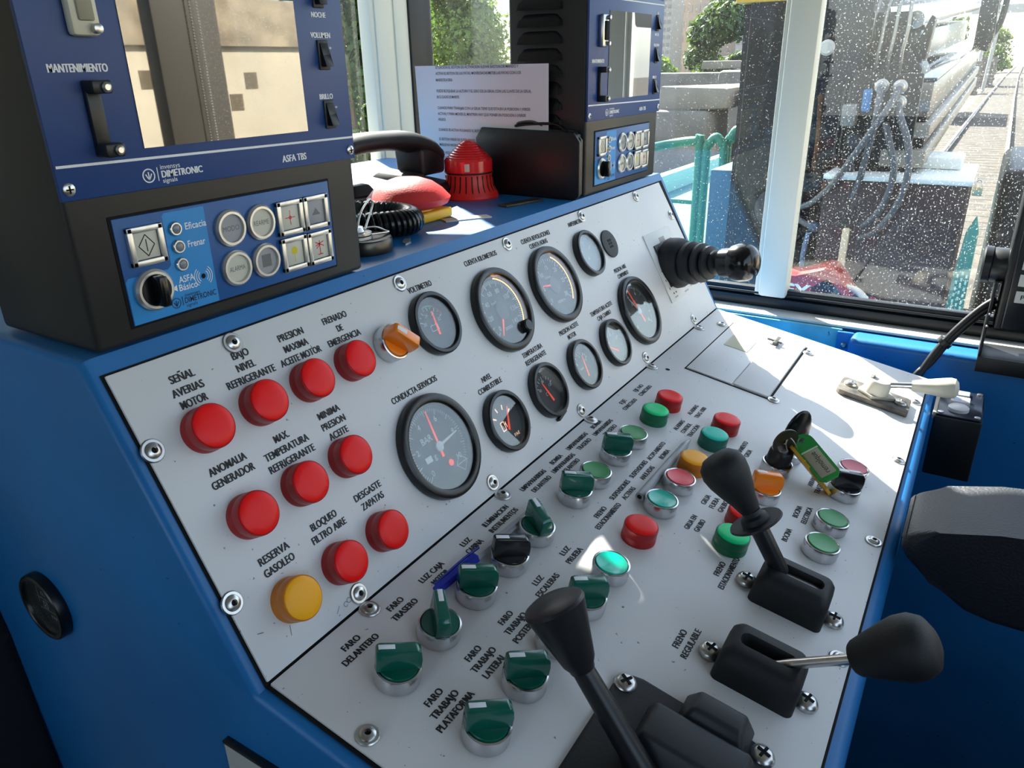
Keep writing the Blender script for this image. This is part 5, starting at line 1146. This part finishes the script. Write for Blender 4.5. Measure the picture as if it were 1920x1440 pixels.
g = G(); g.tube([(0, 72.5, 0), (0, 72.5, 58), (0, 71.5, 64), (0, 68.8, 67), (0, 66, 64), (0, 65, 58), (0, 65, 0)], 1.9, 12); g.build('hoop_tube', rail_green, t)
t2 = thing('hoop_railing', 'second green hoop, partly behind the dark crane column', 'railing', at(302, 0, -60), 'green tube hoops')
g = G(); g.tube([(0, 64.5, 0), (0, 64.5, 58), (0, 63.5, 64), (0, 60.8, 68), (0, 58, 64), (0, 57, 58), (0, 57, 0)], 1.9, 12); g.build('hoop_tube', rail_green, t2)
o = block('blue_cabinet', (255, 36, -62), (300, 56, -2.0), blue2, .6); tag(o, 'blue metal cabinet with sunlit white top beside the crane column', 'cabinet')
# ---------------------------------------------------------------- crane
cb_ = mat('crane_black', '#0a0b0d', .42, spec=.35, var=.3, vscale=8, specks=.25, speckcol='#2c2b2a', speckscale=60); gl = mat('crane_gloss', '#15171b', .12, coat=.6); yelc = mat('crane_yellow', (0.55, 0.30, 0.04), .5); rust = mat('rust', '#6a4020', .8, var=.4, vscale=20)
silv = mat('cylinder_silver', (0.60, 0.60, 0.60), .25, .9)
t = thing('loader_crane', 'large black hydraulic loader crane standing in front of the windscreen', 'crane', at(250, 25, -70))
# local coordinates: origin (250, 25, -70)
def L(x, y, z): return (x - 250, y - 25, z + 70)
def cbox(nm, lo, hi, m, bev=1.0): return G().box(L(*lo), L(*hi), bev).build(nm, m, t)
G().prism([(45.5, -40), (44, -24), (43.8, 20), (44.6, 50), (45, 120), (14, 120), (13, 60), (8, 40), (3.5, 30), (4, -10), (8, -40)][::-1], 240, 290, Matrix.Translation(Vector(L(0, 0, 0))) @ Matrix(((0, 0, 1, 0), (1, 0, 0, 0), (0, 1, 0, 0), (0, 0, 0, 1))), 1.2).build('column', cb_, t)
cbox('column_flange', (234, 26, -12), (244, 41, 120), cb_, .6); cbox('column_flange', (232, 6, 28), (242, 20, 120), cb_, .6)
cbox('yellow_band', (233, 22, 50), (242, 45.5, 60), yelc, .5)
g = G(); g.lathe([(2.2, 0), (2.2, 1.5), (1.6, 2.0), (0, 2.0)], 20, Matrix.Translation(Vector(L(233, 17, 37))) @ RY(-90)); g.build('pin', mat('pin_pale', '#b9b2a8', .4), t)
G().tube([L(236, 17.5, -6), L(236, 17, 10), L(236.5, 18, 24)], .7, 8).build('rust_streak', rust, t)
# slewing head low down, left of the hoses
g = G(); g.lathe([(9, 0), (9.5, 1), (9.5, 8), (8, 10), (5, 12), (5, 16), (0, 16)], 28, Matrix.Translation(Vector(L(238, 21, -32)))); g.build('slew_head', cb_, t)
g = G(); g.lathe([(0, -4), (6.5, -4), (6.5, 4), (3, 4.2), (3, 2.5), (0, 2.5)], 28, Matrix.Translation(Vector(L(234, 26, -10))) @ RY(-90)); g.build('hinge_lug', mat('crane_grey', '#33353a', .4), t)
cbox('cross_arm', (228, 6, -4), (240, 30, 2), cb_, .8)
for y in (24, 12): G().lathe([(1.6, 0), (1.6, 3), (1.1, 3.2), (0, 3.2)], 18, Matrix.Translation(Vector(L(227, y, -2))) @ RX(90)).build('arm_nut', rust, t)
# knuckle body to which the boom is hinged
G().prism([(9, 22), (7, 31), (2, 36), (-5, 36), (-8.5, 31), (-9, 8), (-4, -3), (7, -5)], 238, 264, Matrix.Translation(Vector(L(0, 0, 0))) @ Matrix(((0, 0, 1, 0), (1, 0, 0, 0), (0, 1, 0, 0), (0, 0, 0, 1))), 1.0).build('knuckle', cb_, t)
cbox('knuckle_plate', (229, 2.5, -2), (238, 8.5, 31), cb_, .6); cbox('knuckle_plate', (231, -4, 2), (238, 2, 26), cb_, .5)
G().prism([(4, 33), (1, 46), (-1.5, 46), (-2.5, 36), (-6, 38), (-8.2, 45), (-9.4, 44), (-8.5, 33)], 240, 246, Matrix.Translation(Vector(L(0, 0, 0))) @ Matrix(((0, 0, 1, 0), (1, 0, 0, 0), (0, 1, 0, 0), (0, 0, 0, 1))), .4).build('knuckle_fork', cb_, t)
for y, z, r in ((5, 12, 2.2), (5.5, 4, 1.6), (-1, 21, 1.5)): G().lathe([(r, 0), (r, 2.5), (r * .7, 3), (0, 3)], 20, Matrix.Translation(Vector(L(229, y, z))) @ RY(-90)).build('knuckle_pin', mat('crane_grey', '#33353a', .4), t)
for y in (9.8, 11.2): G().tube([L(237, y, -6), L(236, y + .4, 8), L(237, y, 24), L(238, y - .8, 36)], .45, 8).build('rigid_pipe', mat('pipe_dark', '#3c3d40', .35, .5), t)
cbox('blue_valve', (222, 0, 20), (226, 4, 26), mat('valve_blue', (0.03, 0.16, 0.36), .4), .5); cbox('valve_block', (222, 5, 16), (227, 9, 22), mat('valve_grey', '#7d7a74', .5), .6)
for k in range(4): G().tube([L(238, 7 - 3.2 * k, 27 + k), L(236, 7 - 3.2 * k, 32 + k), L(236, 6.5 - 3.2 * k, 38 + k), L(237, 6 - 3.0 * k, 46 + k), L(240, 5.5 - 3.0 * k, 52)], .55, 10).build('rigid_pipe', mat('pipe_grey', '#8a8680', .3, .6), t)
# boom beams running away along the track, rising slightly
def beam(nm, y0, y1, z0, z1, x0, x1, rise, m, bev=.6):
    g = G(); z0e, z1e = z0 + rise, z1 + rise
    g.hexa([L(x0, y0, z0), L(x1, y0, z0e), L(x1, y1, z0e), L(x0, y1, z0), L(x0, y0, z1), L(x1, y0, z1e), L(x1, y1, z1e), L(x0, y1, z1)])
    bmesh.ops.bevel(g.bm, geom=g.bm.edges[:], offset=bev, segments=2, affect='EDGES', profile=.5); return g.build(nm, m, t)
reflect_face = mat('boom_reflect_pale', (0.20, 0.18, 0.155), .28, .3, var=.3, vscale=3)  # glossy black boom: its reflections are put into this pale colour
beam('boom_beam', -12.5, 6, 19.5, 27.5, 234, 505, 13.5, reflect_face); beam('boom_top_plate', -13, 7, 27.6, 28.6, 234, 505, 13.5, gl, .2)
beam('boom_slot', -12, 4, 16.5, 19.4, 236, 500, 13.0, cb_); beam('boom_rail', -13.6, 2, 12.5, 16.4, 232, 502, 12.5, mat('boom_reflect_beige', (0.30, 0.265, 0.215), .4, var=.15, vscale=4), .4); beam('boom_slot', -12.6, 0, 9.5, 12.4, 234, 500, 12.5, cb_); beam('boom_rail', -13.8, -2, 4.5, 9.4, 230, 502, 13.8, mat('boom_reflect_beige', (0, 0, 0)), .4)  # beige on the rails is painted reflection as well
beam('boom_upper', -5, 10, 32.0, 41.5, 255, 480, 10.0, mat('boom_mid', '#4b5258', .25, .3, var=.4, vscale=4)); beam('boom_upper_plate', -6, 10, 42.0, 43.0, 250, 480, 12.0, gl, .2)
G().lathe([(2.4, 0), (2.4, 3), (1.9, 3.2), (1.9, 175), (0, 175)], 22, Matrix.Translation(Vector()) @ along(L(246, -3.6, 44.0), L(430, -10.5, 56))).build('cylinder_rod', silv, t)
G().lathe([(3.4, 0), (3.4, 200), (0, 200)], 22, along(L(246, 3, 51.0), L(446, -3, 63))).build('cylinder_barrel', mat('cylinder_grey', (0.42, 0.43, 0.44), .25, .7), t)
cbox('cylinder_lug', (238, -3, 42.5), (248, 10, 46), cb_, .5)
# boom head: upright fork with hanging hook
G().prism([(-10, 38), (-16.5, 36), (-18.5, 44), (-17, 60), (-20, 72), (-13, 74), (-9.5, 60)], 470, 500, Matrix.Translation(Vector(L(0, 0, 0))) @ Matrix(((0, 0, 1, 0), (1, 0, 0, 0), (0, 1, 0, 0), (0, 0, 0, 1))), .5).build('boom_head', cb_, t)
G().tube([L(482, -17, 44), L(482, -19.5, 49), L(482, -20.5, 58), L(482, -20.0, 70)], 1.5, 10).build('head_arm', cb_, t)
# bulkhead plate with hose couplings
cbox('bulkhead', (222, -10.5, 10), (224, 2, 30), cb_, .4)
hose_m = mat('hose_grey', (0.085, 0.087, 0.095), .35); coup = mat('coupling', (0.42, 0.39, 0.35), .35, .8)
for y, z in ((-.6, 26.8), (-5.2, 26.6), (-5.6, 22.6)):
    G().lathe([(1.5, 0), (1.9, .3), (1.9, 2.0), (1.5, 2.2), (1.5, 3.2), (1.05, 3.6), (1.05, 5.0), (0, 5.0)], 18, Matrix.Translation(Vector(L(223.5, y, z))) @ RY(-90) @ RX(0)).build('hose_coupling', coup, t)
def hose(px): return G().tube([L(*p) for p in px], .92, 12, False, True, None, 8).build('hydraulic_hose', hose_m, t)
hose([(219, -.7, 26.5), (216, -1.2, 22), (216, -.9, 15), (218, .3, 7), (220, 1.5, 0), (222, 4.5, -8), (224, 10, -13.5), (226, 16.5, -12.5), (229, 22, -9)])
hose([(219, -5.3, 26.3), (215, -4.3, 22.5), (214, -1.0, 16), (216, 4, 7), (220, 9, -1), (224, 14.5, -6.5), (228, 20, -9), (231, 24.5, -9.5)])
hose([(219, -5.7, 22.3), (215, -7.3, 19), (213, -10.2, 13), (213, -11.6, 6), (214, -10.8, -1.5), (216, -8, -8.5), (219, -3.5, -13.8), (224, 3, -16), (230, 9, -14), (236, 13, -8)])
hose([(221, -3.2, 17), (217, -5.6, 12), (216, -7.8, 5), (217, -6.8, -3), (219, -3.8, -9), (223, 1.5, -13.5), (229, 7.5, -14), (236, 12.5, -10), (244, 15, -4)])
cbox('boom_under_frame', (232, -11.5, -4), (262, 4, 10), cb_, .8)
for y, z in ((12.5, -13.5), (8.2, -16)): G().box(L(223, y - 1.4, z - 1.4), L(226, y + 1.4, z + 1.2), .4).build('hose_clamp', mat('clamp_blue', '#3d5266', .4), t)
# blue straps with little dampers below the clamps
for y, z0, z1 in ((13.5, -15, -27), (8.5, -17, -29)):
    G().tube([L(222, y, z0), L(221.5, y + .6, (z0 + z1) / 2), L(221, y + .4, z1)], .7, 8, False, True, None, 6, True, .4).build('blue_strap', mat('strap_blue', '#4d6a85', .5), t)
    G().ball(L(220.5, y + .3, z1 - 1), (1.4, 1.4, 1.7), 14).build('strap_weight', mat('weight_blue', '#2f4a64', .3), t)

# ---------------------------------------------------------------- boxes and tools on the deck ahead
maroon = mat('maroon_paint', (0.022, 0.008, 0.009), .5, var=.3, vscale=6, specks=.3, speckcol='#4d4642', speckscale=60); lid = mat('lid_pale', (0.68, 0.70, 0.66), .4)
t = thing('equipment_box', 'dark maroon equipment box with pale sunlit lid under the crane boom', 'box', at(240, -9, -70))
G().box((-20, -17.5, 0), (20, 19.5, 71.5), .6).build('body', maroon, t); G().box((-20.6, -18.2, 71.5), (20.5, 20, 73.0), .4).build('lid', lid, t)
G().box((2, -14, 73), (20, 2, 76.5), .8).build('lid_hump', mat('lid_white', (0.74, 0.76, 0.73), .35), t)
t = thing('padlock', 'brass padlock on the corner of the maroon box', 'padlock', at(219, -28.6, -.6))
G().box((-.6, -1.2, 0), (.6, 1.2, 2.4), .25).build('lock_body', mat('brass', (0.50, 0.40, 0.22), .35, .8), t); G().tube([(0, -.7, 2.3), (0, -.7, 3.6), (0, 0, 4.2), (0, .7, 3.6), (0, .7, 2.3)], .2, 8).build('shackle', steel, t)
t = thing('engine_cover', 'rounded black engine cover on the far right beyond the windscreen', 'cover', at(300, -60, -70))
G().box((-25, -40, 0), (60, 26.5, 70), 4, None, 4).build('hood', mat('cover_black', '#0a0c0f', .45, spec=.35, specks=.30, speckcol='#45484c', speckscale=70), t)
t = thing('net_bag', 'green perforated net bag hanging at the corner of the maroon box', 'bag', at(217.5, -29.2, -40))
netm = mat('net_green', (0.045, 0.22, 0.175), .6, bump=.5, bscale=60)
G().prism([(-2.6, 0), (2.4, 0), (2.0, 16), (1.8, 30), (.6, 34.5), (-1.2, 30), (-2.0, 18)], -1.0, 1.0, Matrix(((0, 0, 1, 0), (-1, 0, 0, 0), (0, 1, 0, 0), (0, 0, 0, 1))), .5).build('net', netm, t)
g = G()
for k in range(9):
    for j in range(3): g.box((-1.25, -1.3 + j * 1.1 - .25, 3 + k * 1.8 + (j % 2) * .8), (-.95, -1.3 + j * 1.1 + .3, 4.0 + k * 1.8 + (j % 2) * .8), .1)
g.build('net_holes', mat('net_pale', '#a9d4c2', .6), t)
t = thing('red_machine', 'red tool casing with white lettering low in front of the windscreen', 'tool', at(210, 4, -70))
redp = mat('machine_red', (0.34, 0.03, 0.028), .4, var=.1, vscale=8)
toM = Matrix(((0, 0, 1, 0), (1, 0, 0, 0), (0, 1, 0, 0), (0, 0, 0, 1)))
g = G(); g.prism([(16.5, 20), (17, 45.5), (8, 45.5), (.5, 49), (-1.8, 48.8), (-5.5, 44.5), (-7.5, 41), (-6.9, 39.5), (-3.2, 44), (-.6, 46.3), (4.0, 43.0), (3.2, 40.0), (-1.4, 34), (-2.4, 30), (-8.0, 30.5), (-9.0, 38), (-12, 39.5), (-16, 37.5), (-18, 33), (-18.5, 20)], -6, 6, toM, .35); g.build('casing', redp, t)
g = G(); g.text('REX', 8.6, 41.8, 11.0, 3.6, 0, Matrix(((0, 0, -1, -6.1), (-1, 0, 0, 17.4), (0, 1, 0, 0), (0, 0, 0, 1))), .04); g.build('lettering', mat('letter_white', '#e4dfd4', .6), t)
g = G(); g.tube([(-3, -5.6, 43.5), (-3.5, -8.5, 43), (-4, -11.0, 41), (-4, -11.5, 38.5), (-4, -9.5, 36), (-4.5, -7.0, 34.5)], 1.0, 12); g.build('spiral_hose', mat('spiral_ivory', '#c9bfae', .5), t)
t = thing('wooden_stick', 'pale wooden handle standing up behind the red tool casing', 'handle', at(216, 2.0, -70)); G().box((-1, -.95, 0), (1, .95, 58.5), .4).build('stick', mat('stick_wood', (0.60, 0.48, 0.30), .6), t)

# ---------------------------------------------------------------- far along the track: stacks of sleepers, gantry
stk = mat('stack_wood', (0.22, 0.18, 0.145), .9, var=.35, vscale=5)
for x, y, w, h, lab_ in ((4200, 330, 150, 330, 'long stack of brown timber sleepers beside the crane boom end'), (6800, 235, 120, 230, 'shorter pallet stack beyond the timber stack'), (8600, 190, 150, 260, 'grey covered stack far along the track')):
    t = thing('sleeper_stack', lab_, 'stack', at(x, y, GZ - 14), 'stacks beside the track'); g = G(); n = 10
    for k in range(n): g.box((-400 if x < 5000 else -60, -w / 2 + (k % 2) * 8, h * k / n), (400 if x < 5000 else 60, w / 2 - (k % 2) * 6, h * (k + .86) / n))
    g.build('timbers', stk, t)
t = thing('track_gantry', 'pale gantry beam on posts crossing above the far track', 'gantry', at(7000, 0, GZ - 14)); gm_ = mat('gantry_grey', (0.40, 0.385, 0.36), .6)
G().box((-25, -700, 545), (25, 420, 600)).build('beam', gm_, t)
for y in (150, 215): G().tube([(0, y, 0), (0, y - 18, 550)], 13, 8, False, True, None, 1, False).build('post', gm_, t)
